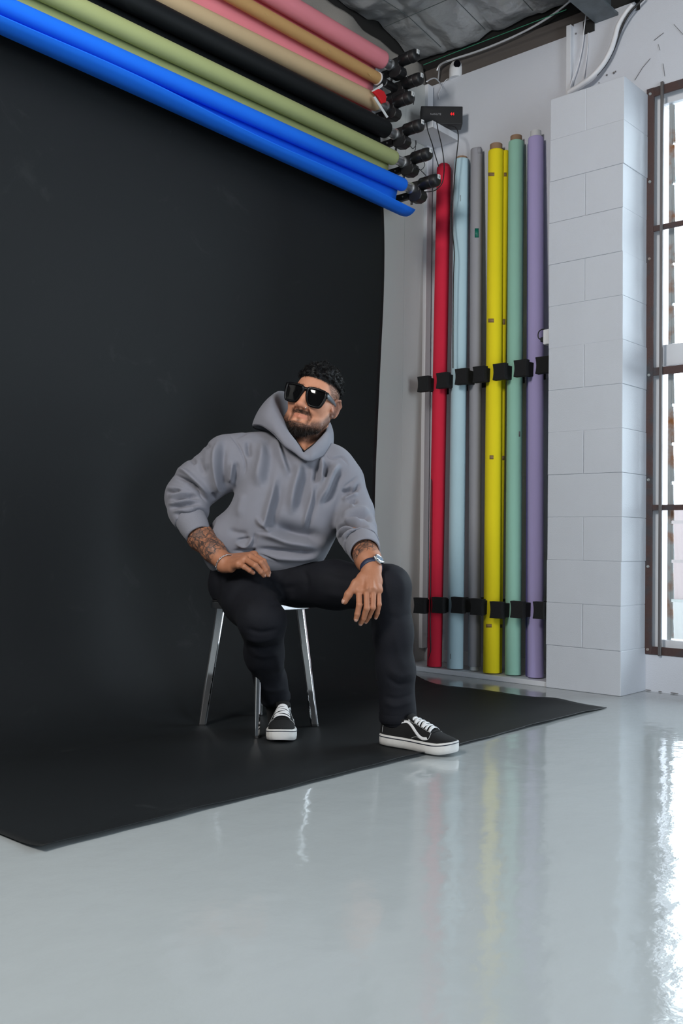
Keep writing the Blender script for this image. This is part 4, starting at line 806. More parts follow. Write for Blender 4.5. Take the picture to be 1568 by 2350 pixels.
C((-.028, .0810, -.0675), (0, .0930, -.0658), .0015, .0014, .002, True); C((.028, .0810, -.0675), (0, .0930, -.0658), .0015, .0014, .002, True)
C((-.010, .092, -.083), (.010, .092, -.083), .005, .005, .008, True)
E((0, .079, -.012), (.030, .012, .012), .02)
Ff.chain([hp(0, -.030, -.045), px(712, 990, 3.79), px(702, 1035, 3.78), px(692, 1075, 3.78)], [.060, .058, .064, .075], .03)
Ff.cap(hp(-.035, -.03, -.06), px(700, 1045, 3.68), .014, .012, .02); Ff.cap(hp(.045, -.03, -.06), px(712, 1045, 3.70), .015, .012, .02)
V1, F1 = Ff.mesh(); V1 = relax(V1, F1, 1, .4)
# forearm and hand builders
def finger(f, pts, r0, k=.0015):
    P = [px(*p) for p in pts]; n = len(P)
    rs = [r0*1.06, r0, r0*.92, r0*.80][:n] if n == 4 else list(np.linspace(r0*1.05, r0*.82, n))
    f.chain(P, rs, k)
    for i in range(1, n-1): f.cap(P[i], P[i]+1e-4, rs[i]*1.08, None, .0015)
    return P, rs
NAILS = []
def nail(P, rs, up, s=1.0):                         # nail at a finger tip, up = back-of-finger direction
    d = P[-1]-P[-2]; d /= np.linalg.norm(d); u_ = np.array(up, float); u_ = u_-d*(u_@d); u_ /= np.linalg.norm(u_)
    sd_ = np.cross(d, u_); r = rs[-1]; rows = []
    for a in np.linspace(-.35, .95, 6):
        rows.append([tuple(P[-1]+d*r*a+(u_*math.cos(t)+sd_*math.sin(t))*(r*1.03*math.sqrt(max(.05, 1-max(0, a)**2*.75)))) for t in np.linspace(-.75*s, .75*s, 7)])
    NAILS.append(rows)
# left hand, hanging in front of the knee
lo = np.array([px(780, 1225, 3.6), px(890, 1445, 3.2), px(780, 1445, 3.2), px(890, 1225, 3.6), px(890, 1225, 3.2), px(780, 1445, 3.4)])
Lf = Field(lo.min(0)-.05, lo.max(0)+.05, 0.0023)
Lf.chain([px(818, 1215, 3.58), px(834, 1258, 3.46), px(845, 1284, 3.385), px(853, 1304, 3.345)], [.050, .050, .043, .0335], .02)
Lf.chain([px(853, 1304, 3.345), px(848, 1330, 3.315)], [.031, .030], .015)
wl, wr_ = px(842, 1316, 3.325), px(862, 1314, 3.325)
mcp = [px(825, 1357, 3.285), px(842.5, 1355, 3.275), px(857, 1353, 3.28), px(868.5, 1354, 3.295)]
for i_, m_ in enumerate(mcp): Lf.cap(wl+(wr_-wl)*i_/3, m_, .0185, .0142, .012)
Lf.cap(mcp[0], mcp[3], .0125, .0115, .012); Lf.cap(px(835, 1330, 3.32), px(866, 1335, 3.32), .020, .018, .012)
fl = [[(824.5, 1357, 3.285), (825, 1388, 3.255), (820.5, 1409, 3.255), (817.5, 1421, 3.260)], [(842, 1355, 3.275), (842, 1396, 3.250), (834.5, 1418, 3.268), (828, 1430.5, 3.282)],
      [(857, 1353, 3.28), (856, 1394, 3.260), (847, 1414, 3.285), (840, 1426, 3.303)], [(868.5, 1354, 3.295), (870, 1387, 3.275), (866, 1407, 3.285), (863, 1416.5, 3.293)]]
ups = -FWD
for pts, r in zip(fl, (.0103, .0102, .0097, .0088)):
    P, rs = finger(Lf, pts, r); nail(P, rs, ups+np.array([0, 0, -.3]))
P, rs = finger(Lf, [(832, 1328, 3.315), (817, 1338, 3.295), (800, 1364, 3.275), (791.5, 1380, 3.275)], .0135, .008); nail(P, rs, -FWD*.6-RGT*.8)
Lf.cap(px(832, 1326, 3.315), px(819, 1352, 3.292), .017, .012, .014)
Lf.cap(px(815, 1343, 3.292), px(827, 1352, 3.296), .009, .009, .012)
for (a, b) in (((846, 1318, 3.305), (843, 1350, 3.262)), ((852, 1318, 3.304), (856, 1348, 3.266)), ((858, 1316, 3.305), (867, 1350, 3.283))): Lf.cap(px(*a), px(*b), .0032, .0032, .010)   # tendons
V2, F2 = Lf.mesh(); V2 = relax(V2, F2, 1, .35)
# right hand, resting on the thigh, fingers pointing inwards
lo = np.array([px(425, 1195, 3.75), px(635, 1335, 3.40), px(425, 1335, 3.40), px(635, 1195, 3.75)])
Rf = Field(lo.min(0)-.05, lo.max(0)+.05, 0.0023)
Rf.chain([px(440, 1205, 3.69), px(462, 1234, 3.64), px(490, 1264, 3.575), px(514, 1290, 3.53)], [.049, .047, .040, .033], .02)
wf, wk = px(519, 1300, 3.515), px(530, 1283, 3.555)
mR = [px(549, 1295, 3.452), px(563, 1284, 3.462), px(574, 1277.5, 3.485), px(583, 1274, 3.515)]     # pinky .. index
for i_, m_ in enumerate(mR): Rf.cap(wf+(wk-wf)*i_/3, m_, .0195, .0138, .012)
Rf.cap(mR[0], mR[3], .0122, .0130, .012); Rf.cap(px(512, 1301, 3.52), px(530, 1304, 3.49), .020, .016, .012)
fr_ = [[(549, 1295, 3.452), (561, 1301, 3.432), (573, 1309, 3.437), (581, 1314.5, 3.446)], [(563, 1284, 3.462), (586, 1298, 3.424), (599, 1312.5, 3.434), (605.5, 1320.5, 3.444)],
       [(574, 1277.5, 3.485), (599.5, 1291, 3.444), (610, 1308.5, 3.450), (615.5, 1319.5, 3.458)], [(583, 1274, 3.515), (605, 1288, 3.475), (613, 1304, 3.480), (617, 1314, 3.486)]]
for pts, r in zip(fr_, (.0095, .0104, .0106, .0104)):
    P, rs = finger(Rf, pts, r); nail(P, rs, UPV*.7-FWD*.7+RGT*.3)
finger(Rf, [(532, 1284, 3.57), (550, 1281, 3.58), (566, 1288, 3.575), (576, 1296, 3.57)], .0125, .008)   # thumb behind the hand
V3, F3 = Rf.mesh(); V3 = relax(V3, F3, 1, .35)
# hidden torso and limbs inside the clothes, so the body is one figure
lo = np.array([px(400, 1000, 3.8), px(940, 1680, 3.35), px(470, 1680, 3.7), px(900, 1000, 3.5), px(820, 1000, 3.9), px(440, 1400, 3.5)])
Bf = Field(lo.min(0)-.1, lo.max(0)+.1, 0.012)
Bf.chain([px(597, 1310, 3.75), px(620, 1220, 3.72), px(655, 1120, 3.73), px(680, 1065, 3.76), px(700, 1035, 3.78)], [.100, .098, .098, .075, .058], .05); Bf.cap(px(560, 1062, 3.74), px(765, 1085, 3.74), .05, .05, .05)
Bf.chain([px(545, 1055, 3.74), px(440, 1128, 3.78), px(445, 1208, 3.68)], [.05, .047, .042], .02); Bf.chain([px(780, 1085, 3.73), px(814, 1185, 3.67), px(832, 1252, 3.48)], [.05, .046, .044], .02)
Bf.chain([px(560, 1338, 3.73), px(602, 1426, 3.42), px(606, 1500, 3.50), px(622, 1565, 3.605), px(631, 1600, 3.645)], [.080, .056, .042, .034, .030], .03); Bf.chain([px(645, 1335, 3.70), px(890, 1352, 3.42), px(903, 1450, 3.405), px(910, 1560, 3.41), px(911, 1640, 3.415)], [.078, .056, .044, .038, .032], .03)
V4, F4 = Bf.mesh()
Vs = np.concatenate([V1, V2, V3, V4]); Fs = np.concatenate([F1, F2+len(V1), F3+len(V1)+len(V2), F4+len(V1)+len(V2)+len(V3)])
# zones: R = short stubble, G = lips and flush, B = tattoo
Z = np.zeros((len(Vs), 4), np.float32); Z[:len(V1), 3] = 1  # alpha marks the head, whose skin is painted lighter in place of light
q = to_head(V1); N1 = normals(V1, F1); n1_ = len(V1)
X_, Y_, Z_ = q.T
def sst(e0, e1, x): t = np.clip((x-e0)/(e1-e0), 0, 1); return t*t*(3-2*t)
jaw = sst(0, 1, (np.interp(Y_, [-.02, .01, .04, .075, .095], [.016, -.018, -.046, -.060, -.060])-Z_)/.024)*sst(-.030, -.010, Y_)*sst(-.150, -.122, Z_)
aX = np.abs(X_); frt = sst(-.083, -.093, Z_)*sst(-.150, -.122, Z_)
frt = np.maximum(frt, .85*np.exp(-((aX-.033)/.008)**2)*sst(-.040, -.052, Z_))                      # from the moustache down to the chin
frt = np.maximum(frt, sst(.034, .024, aX)*sst(-.041, -.047, Z_)*sst(-.0625, -.0585, Z_)*(Y_ > .06))   # moustache
frt = np.maximum(frt, .85*np.exp(-((X_/.009)**2+((Z_+.084)/.008)**2))*(Y_ > .06))
wf_ = sst(.046, .064, Y_); beard = jaw*(1-wf_)+np.maximum(frt, jaw*sst(.036, .046, aX))*wf_
lip = sst(.030, .022, np.abs(X_))*sst(.0095, .0065, np.abs(Z_+.0660))*(Y_ > .070); beard *= 1-.9*lip
hairl = np.interp(Y_, [-.12, -.05, 0, .03, .055, .075, .10], [-.03, -.01, .028, .052, .066, .076, .082])     # height of the hairline
side = sst(0, 1, (Z_-np.interp(Y_, [-.1, -.04, .0, .028, .05, .06], [-.06, -.05, -.012, .012, .06, .07]))/.030)*sst(.058, .040, Y_)
topz = np.interp(Y_, [-.12, -.05, 0, .04, .06, .09], [.015, .035, .060, .068, .074, .082])
topm = sst(-.006, .006, Z_-topz)
Z[:n1_, 0] = np.clip(np.maximum(np.maximum(.80*beard, .55*side), .95*topm), 0, 1)
Z[:n1_, 1] = lip+.35*np.exp(-(((np.abs(X_)-.042)/.02)**2+((Z_+.02)/.02)**2))*(Y_ > .04)+.45*np.exp(-((X_/.016)**2+((Z_+.030)/.014)**2))*(Y_ > .09)+.5*(np.abs(X_) > .077)*sst(.0, .5, Y_+.5)
def axis_mask(V, a, b, s0, s1):
    A = px(*a); B = px(*b); t = ((V-A)@(B-A))/((B-A)@(B-A)); return sst(s0, s0+.06, t)*sst(s1+.05, s1-.05, t)
i2 = slice(n1_, n1_+len(V2)); i3 = slice(n1_+len(V2), n1_+len(V2)+len(V3))
x2, y2, _ = project(V2); Z[i2, 2] = axis_mask(V2, (834, 1258, 3.46), (853, 1304, 3.345), -.5, .72)*sst(872, 852, x2)
Z[i3, 2] = axis_mask(V3, (455, 1225, 3.655), (514, 1290, 3.53), -.5, .86)
SK = bpy.data.materials.new('skin'); SK.use_nodes = True; nt = SK.node_tree; b = nt.nodes['Principled BSDF']
at = nt.nodes.new('ShaderNodeAttribute'); at.attribute_name = 'zone'; sp = nt.nodes.new('ShaderNodeSeparateColor'); nt.links.new(at.outputs['Color'], sp.inputs[0])
tcs = nt.nodes.new('ShaderNodeTexCoord')
def nz(scale, det=4):
    n = nt.nodes.new('ShaderNodeTexNoise'); n.inputs['Scale'].default_value = scale; n.inputs['Detail'].default_value = det; nt.links.new(tcs.outputs['Object'], n.inputs['Vector']); return n
def mixc(a, bcol, fac):
    m = nt.nodes.new('ShaderNodeMix'); m.data_type = 'RGBA'
    if isinstance(a, tuple): m.inputs['A'].default_value = a
    else: nt.links.new(a, m.inputs['A'])
    if isinstance(bcol, tuple): m.inputs['B'].default_value = bcol
    else: nt.links.new(bcol, m.inputs['B'])
    if isinstance(fac, float): m.inputs['Factor'].default_value = fac
    else: nt.links.new(fac, m.inputs['Factor'])
    return m.outputs['Result']
def mth(op, a, bb, cl=False):
    m = nt.nodes.new('ShaderNodeMath'); m.operation = op; m.use_clamp = cl
    for i, v_ in enumerate((a, bb)):
        if isinstance(v_, (int, float)): m.inputs[i].default_value = v_
        else: nt.links.new(v_, m.inputs[i])
    return m.outputs[0]
base = mixc((.42, .185, .102, 1), (.315, .125, .066, 1), nz(35).outputs['Fac'])
base = mixc(base, mixc((.60, .285, .175, 1), (.50, .215, .125, 1), nz(45).outputs['Fac']), at.outputs['Alpha'])  # paler head colour makes up for light missing on the face
base = mixc(base, (.46, .14, .10, 1), mth('MULTIPLY', sp.outputs[1], .45, True))
st_ = mth('MULTIPLY', sp.outputs[0], mth('ADD', mth('MULTIPLY', nz(420, 2).outputs['Fac'], .9), .45), True)
base = mixc(base, (.012, .009, .008, 1), st_)
# tattoo line work
vo = nt.nodes.new('ShaderNodeTexVoronoi'); vo.feature = 'DISTANCE_TO_EDGE'; vo.inputs['Scale'].default_value = 46
dn = nz(30, 2); mv = nt.nodes.new('ShaderNodeVectorMath'); mv.operation = 'MULTIPLY_ADD'; mv.inputs[1].default_value = (.045, .045, .045)
nt.links.new(dn.outputs['Color'], mv.inputs[0]); nt.links.new(tcs.outputs['Object'], mv.inputs[2]); nt.links.new(mv.outputs[0], vo.inputs['Vector'])
r1 = nt.nodes.new('ShaderNodeValToRGB'); r1.color_ramp.elements[0].position = .05; r1.color_ramp.elements[0].color = (1, 1, 1, 1); r1.color_ramp.elements[1].position = .15; r1.color_ramp.elements[1].color = (0, 0, 0, 1); nt.links.new(vo.outputs['Distance'], r1.inputs[0])
n5 = nz(38, 5); r2 = nt.nodes.new('ShaderNodeValToRGB'); r2.color_ramp.elements[0].position = .42; r2.color_ramp.elements[1].position = .58; nt.links.new(n5.outputs['Fac'], r2.inputs[0])
ink = mth('MULTIPLY', mth('MAXIMUM', r1.outputs[0], mth('MULTIPLY', r2.outputs[0], .75)), mth('MULTIPLY', sp.outputs[2], .88), True)
base = mixc(base, (.022, .026, .028, 1), ink)
nt.links.new(base, b.inputs['Base Color']); b.inputs['Roughness'].default_value = .52; b.inputs['Specular IOR Level'].default_value = .32
b.inputs['Subsurface Weight'].default_value = .0; b.inputs['Subsurface Radius'].default_value = (.010, .004, .002); b.inputs['Subsurface Scale'].default_value = .6
bp = nt.nodes.new('ShaderNodeBump'); bp.inputs['Strength'].default_value = .12; bp.inputs['Distance'].default_value = .003; nt.links.new(nz(260, 3).outputs['Fac'], bp.inputs['Height']); nt.links.new(bp.outputs[0], b.inputs['Normal'])
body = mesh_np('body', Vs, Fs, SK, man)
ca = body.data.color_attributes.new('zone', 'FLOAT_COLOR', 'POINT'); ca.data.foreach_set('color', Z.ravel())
NM = mat('fingernail', (.52, .30, .23), .3)
for rows_ in NAILS: MB().grid(rows_).build('nail', NM, body)
# ---- hair, eyebrows, beard
HAIR = mat('black_hair', (.0032, .0029, .003), .5, spec=.22); HAIR.node_tree.nodes['Principled BSDF'].inputs['Anisotropic'].default_value = .4
BRD = mat('dark_brown_beard', (.016, .0105, .008), .5, spec=.4)
# bulk of the curly top
lo = np.array([hp(a, bb, c) for a in (-.11, .11) for bb in (-.15, .13) for c in (.0, .19)])
Cf = Field(lo.min(0), lo.max(0), .003)
r_ = np.random.RandomState(5)
for _ in range(420):
    th = r_.uniform(0, 6.28); ph = math.acos(r_.uniform(.12, 1)); d = np.array([math.sin(ph)*math.cos(th), math.sin(ph)*math.sin(th), math.cos(ph)])
    p_ = np.array([0, -.018, .042])+d*np.array([.0735, .0955, .085])
    tz = np.interp(p_[1], [-.12, -.05, 0, .04, .06, .09], [.048, .062, .074, .082, .088, .094])
    if p_[2] < tz: continue
    up_ = .006+.017*max(0, (p_[2]-.07)/.055)
    E2 = hp(*(p_+d*up_*r_.uniform(.15, .85))); Cf.ell(E2, np.array([r_.uniform(.0065, .0105) for _ in range(3)])*HS, None, .004)
Cf.ell(hp(0, -.016, .062), np.array([.069, .090, .072])*HS, HM, .004)
Cf.cap(hp(-.06, .10, .0), hp(.06, .10, .0), .055, .055, .002, sub=True)
Vc, Fc = Cf.mesh(); qc = to_head(Vc); keep = qc[:, 2] > np.interp(qc[:, 1], [-.12, -.05, 0, .04, .06, .09], [.030, .046, .062, .068, .074, .080]); 
Fc = Fc[keep[Fc].all(1)]; Vc = relax(Vc, Fc, 1, .4)
hair = mesh_np('hair', Vc, Fc, HAIR, man)
Nc = normals(Vc, Fc); used = np.unique(Fc); pick = RS.choice(used, 7000)
t = np.linspace(0, 1, 7)[None, :, None]; nn = len(pick)
dirv = Nc[pick]*.9+RS.normal(size=(nn, 3))*.55+HF*.25; dirv /= np.linalg.norm(dirv, axis=1, keepdims=True)
s1 = np.cross(dirv, RS.normal(size=(nn, 3))); s1 /= np.linalg.norm(s1, axis=1, keepdims=True); s2 = np.cross(dirv, s1)
L = RS.uniform(.006, .014, (nn, 1, 1)); R_ = RS.uniform(.0025, .005, (nn, 1, 1)); ph = t*RS.uniform(3, 6.5, (nn, 1, 1))
Pst = Vc[pick][:, None]-Nc[pick][:, None]*.003+dirv[:, None]*L*t*.8+R_*(np.sin(ph)*s1[:, None]+(1-np.cos(ph))*s2[:, None])
ribbons('curls', Pst, .00075, HAIR, hair)
def strands(name, w, n, Lfn, dfn, wd, m, par, segs=4, jit=.35):
    p_ = w/w.sum(); pk = RS.choice(len(w), n, p=p_); base_ = V1[pk]+RS.normal(size=(n, 3))*.0010; nn_ = N1[pk]; d_ = nn_*.55+dfn(q[pk])+RS.normal(size=(n, 3))*jit; d_ /= np.linalg.norm(d_, axis=1, keepdims=True)
    L_ = Lfn(q[pk])*RS.uniform(.6, 1.2, n); tt = np.linspace(0, 1, segs)[None, :, None]
    bend = RS.normal(size=(n, 1, 3))*.25; P_ = base_[:, None]-nn_[:, None]*.001+(d_[:, None]*tt+bend*tt*tt)*L_[:, None, None]
    return ribbons(name, P_, wd, m, par)
dn_ = lambda qq: np.tile(-HU*.75+HF*.15, (len(qq), 1))
bw = beard**2.0+1e-9; bw *= (beard > .12)
bd_o = strands('beard', bw*(.40+1.0*sst(-.065, -.098, Z_)+.9*(np.abs(Z_+.051) < .010)*(Y_ > .07)), 15000, lambda qq: .0026+.0105*sst(-.082, -.115, qq[:, 2])*sst(.01, .06, qq[:, 1])+.0015*(qq[:, 2] > -.062)*(qq[:, 1] > .07), dn_, .00042, BRD, man)
for s_ in (-1, 1):
    bx_ = np.exp(-(((X_*s_-.030)/.016)**2)**2)*np.exp(-((Z_-(.034+.05*(.03-np.abs(X_*s_-.034))*.3))/.0052)**2)*(Y_ > .05)+1e-12
    strands('eyebrow', bx_, 700, lambda qq: np.full(len(qq), .0065), lambda qq, s_=s_: np.tile(HL*s_*.9+HU*.25, (len(qq), 1)), .0004, HAIR, man, jit=.18)
sd_w = side*(1-topm)*(Z_ > .0)*sst(-.01, .03, Z_)+1e-12
strands('fade', sd_w, 5000, lambda qq: .0012+.004*sst(.01, .05, qq[:, 2]), lambda qq: np.tile(-HU*.5-HF*.3, (len(qq), 1)), .0003, HAIR, hair, segs=3)
# ---- sunglasses
sg = tag(empty('sunglasses', tuple(hp(0, .09, .01))), 'chunky black sunglasses with dark lenses worn on the face')
sg.name = 'sunglasses'
for k_ in ('label',): del sg[k_]
sg.parent = man; sg.matrix_parent_inverse = Matrix.Translation(-Vector(man.location))
GB = mat('black_acetate', (.0025, .0025, .003), .25, spec=.15); LENS = mat('dark_lens', (.0025, .0023, .0025), .05, spec=.22); TM = mat('grey_temple', (.10, .11, .125), .28)
def gl(x, z, y0=.1015): return (x, y0-1.6*x*x, z)
def lens_outline(s_, gx=0.0, n=6):
    pts = [(s_*(.0105-gx), .020+gx), (s_*(.024), .0275+gx), (s_*(.066), .0265+gx), (s_*(.0735+gx), .020+gx*.5), (s_*(.0720+gx), -.004), (s_*(.0655+gx*.7), -.0245-gx*.6), (s_*(.058), -.0292-gx), (s_*(.032), -.0292-gx), (s_*(.0225-gx*.5), -.0225-gx*.6), (s_*(.0135-gx), -.002)]
    Q = pts[-2:]+pts+pts[:2]; Cc = catmull([(a, bb, 0) for a, bb in Q], n); Cc = Cc[2*n:2*n+len(pts)*n]; return [(c[0], c[1]) for c in Cc]
def gpt(x, z, dy=0): a = gl(x, z); return tuple(hp(a[0], a[1]+dy, a[2]+.006))
for s_ in (-1, 1):
    O = lens_outline(s_, .0055); I = lens_outline(s_, -.0025)
    rows_ = [[gpt(*p, .002) for p in O], [gpt(*p, .0048) for p in O], [gpt(*p, .0048) for p in I], [gpt(*p, -.003) for p in I], [gpt(*p, -.004) for p in O], [gpt(*p, .002) for p in O]]
    MB().grid(rows_, closed=True).build('rim', GB, sg)
    cx_, cz_ = np.mean(I, 0); R0 = [[gpt(cx_+(p[0]-cx_)*u, cz_+(p[1]-cz_)*u, .0012+.0015*(1-u*u)) for p in I] for u in (.02, .35, .7, 1.0)]
    MB().grid(R0, closed=True).build('lens', LENS, sg)
    # broad temple back to the ear
    T0 = [(s_*.0775, .0935, .021), (s_*.080, .085, .020), (s_*.081, .05, .016), (s_*.081, .015, .012), (s_*.080, -.012, .008)]
    rowsT = []
    for i_, (a, bb, c) in enumerate(T0):
        h = (.0095, .0098, .0080, .0062, .0045)[i_]; rowsT.append([tuple(hp(a+s_*.0015, bb, c+h+.003)), tuple(hp(a+s_*.0030, bb, c+.003)), tuple(hp(a+s_*.0015, bb, c-h+.003)), tuple(hp(a-s_*.0018, bb, c-h+.003)), tuple(hp(a-s_*.0018, bb, c+h+.003))])
    MB().grid(rowsT, closed=True).build('temple', TM, sg)
    MB().grid([[tuple(hp(s_*.0715, .0955, .0345)), tuple(hp(s_*.0715, .0955, .0120))], [tuple(hp(s_*.0790, .0945, .0345)), tuple(hp(s_*.0790, .0945, .0120))], [tuple(hp(s_*.0800, .0855, .0340)), tuple(hp(s_*.0800, .0855, .0130))]]).build('hinge_block', GB, sg, solid=.004)
rb = [[tuple(hp(x, .1015-1.6*x*x+d, z+.006)) for (d, z) in ((.003, .0275), (.0050, .022), (.003, .015), (-.003, .015), (-.003, .0275))] for x in np.linspace(-.0145, .0145, 7)]
MB().grid(rb, closed=True).build('bridge', GB, sg)
# ---- nose ring, bracelet, watch
MB().tube([tuple(hp(.0195+.0012*math.cos(t), .1005+.0055*math.cos(t), -.0365+.0058*math.sin(t))) for t in np.linspace(0, 2*math.pi, 21)[:-1]], .0010, 6, closed=True).build('nose_ring', CHROME, man)
br = empty('chain_bracelet', tuple(px(517, 1295, 3.53))); br.parent = man; br.matrix_parent_inverse = Matrix.Translation(-Vector(man.location))
wc = px(516.5, 1292.5, 3.528); wax = px(514, 1290, 3.53)-px(490, 1264, 3.575); wax /= np.linalg.norm(wax); u_ = np.cross(wax, FWD); u_ /= np.linalg.norm(u_); v_ = np.cross(wax, u_)
nl = 40
for i_ in range(nl):
    a = 2*math.pi*i_/nl; d_ = math.cos(a)*u_+math.sin(a)*v_; tg = -math.sin(a)*u_+math.cos(a)*v_; c_ = wc+d_*.0372
    ax2 = wax if i_ % 2 else wax*.75+d_*.66
    MB().tube([tuple(c_+tg*.0038*math.cos(t)+ax2*.0024*math.sin(t)) for t in np.linspace(0, 2*math.pi, 11)[:-1]], .0010, 5, closed=True).build('link', CHROME, br)
wa = empty('wrist_watch', tuple(px(858, 1303, 3.32))); wa.parent = man; wa.matrix_parent_inverse = Matrix.Translation(-Vector(man.location))
wax = px(853, 1304, 3.345)-px(845, 1284, 3.385); wax /= np.linalg.norm(wax); wc = px(852.5, 1303, 3.347)
nrm = RGT*.58-FWD*.80+UPV*.10; nrm = nrm-wax*(nrm@wax); nrm /= np.linalg.norm(nrm); tv = np.cross(wax, nrm)     # nrm: out through the watch face
STRP = mat('navy_strap', (.008, .016, .048), .5, bump=.2, bscale=400)
rowsS = []
for a in np.linspace(0, 2*math.pi, 49)[:-1]:
    d_ = math.cos(a)*nrm+math.sin(a)*tv; rowsS.append([tuple(wc+wax*w+d_*r) for (w, r) in ((-.0105, .0352), (-.0100, .0380), (.0, .0388), (.0100, .0380), (.0105, .0352))])
MB().grid([list(c) for c in zip(*rowsS)], closed=True).build('strap', STRP, wa)
fc = wc+nrm*.0385
def ring_rows(prof, n=40, oct=False):
    out = []
    for (r, h) in prof: out.append([tuple(fc+nrm*h+(r*(1+(.03*math.cos(8*t) if oct else 0)))*(math.cos(t)*wax+math.sin(t)*tv)) for t in np.linspace(0, 2*math.pi, n+1)[:-1]])
    return out
MB().grid(ring_rows([(.001, -.004), (.0195, -.004), (.0205, .001), (.0205, .005), (.0195, .0075)], oct=True), closed=True).build('case', CHROME, wa)
MB().grid(ring_rows([(.0195, .0075), (.0185, .0095), (.0150, .0100), (.0142, .0085)], oct=True), closed=True).build('bezel', mat('steel_bezel', (.72, .73, .74), .16, metal=1.0), wa)
MB().grid(ring_rows([(.0146, .0086), (.0005, .0086)]), closed=True).build('dial', mat('blue_dial', (.10, .16, .24), .3), wa)
for (ang, ln_, w) in ((.6, .0085, .0007), (2.3, .0115, .0005)):
    d_ = math.cos(ang)*wax+math.sin(ang)*tv; MB().tube([tuple(fc+nrm*.0092-d_*.002), tuple(fc+nrm*.0092+d_*ln_)], w, 5).build('hand', SILV, wa)
for k_ in range(12):
    d_ = math.cos(k_*math.pi/6)*wax+math.sin(k_*math.pi/6)*tv; MB().tube([tuple(fc+nrm*.0089+d_*.0118), tuple(fc+nrm*.0089+d_*.0138)], .0005, 4).build('hour_mark', SILV, wa)
MB().cyl(fc+tv*.0195+nrm*.002, fc+tv*.0235+nrm*.002, .0028, 12).build('crown', CHROME, wa)
# ---- sneakers
CANVB = mat('black_canvas_suede', (.0065, .0065, .007), .85, bump=.25, bscale=500, spec=.3); SOLE = mat('white_rubber', (.62, .61, .59), .55, var=.10, vscale=18, bump=.05, bscale=120)
STR = mat('white_leather', (.72, .72, .73), .5); LACE = mat('white_lace', (.70, .70, .71), .8, bump=.3, bscale=900); STI = mat('white_stitch', (.5, .5, .5), .8); DARK = mat('navy_foxing_line', (.012, .016, .03), .5)
S_ST = np.array([0, .03, .08, .16, .28, .40, .52, .62, .72, .80, .88, .94, .98, 1.0])
S_W = np.array([.004, .021, .030, .0345, .0350, .0345, .0375, .0425, .0465, .0475, .0445, .0370, .0250, .006])
S_WU = np.array([.003, .018, .0255, .0295, .0300, .0300, .0335, .0380, .0415, .0425, .0395, .0325, .0215, .004])
S_H = np.array([.070, .088, .092, .092, .090, .0900, .0840, .0740, .0620, .0530, .0460, .0410, .0370, .034])
SL = .302; SZ0 = .037
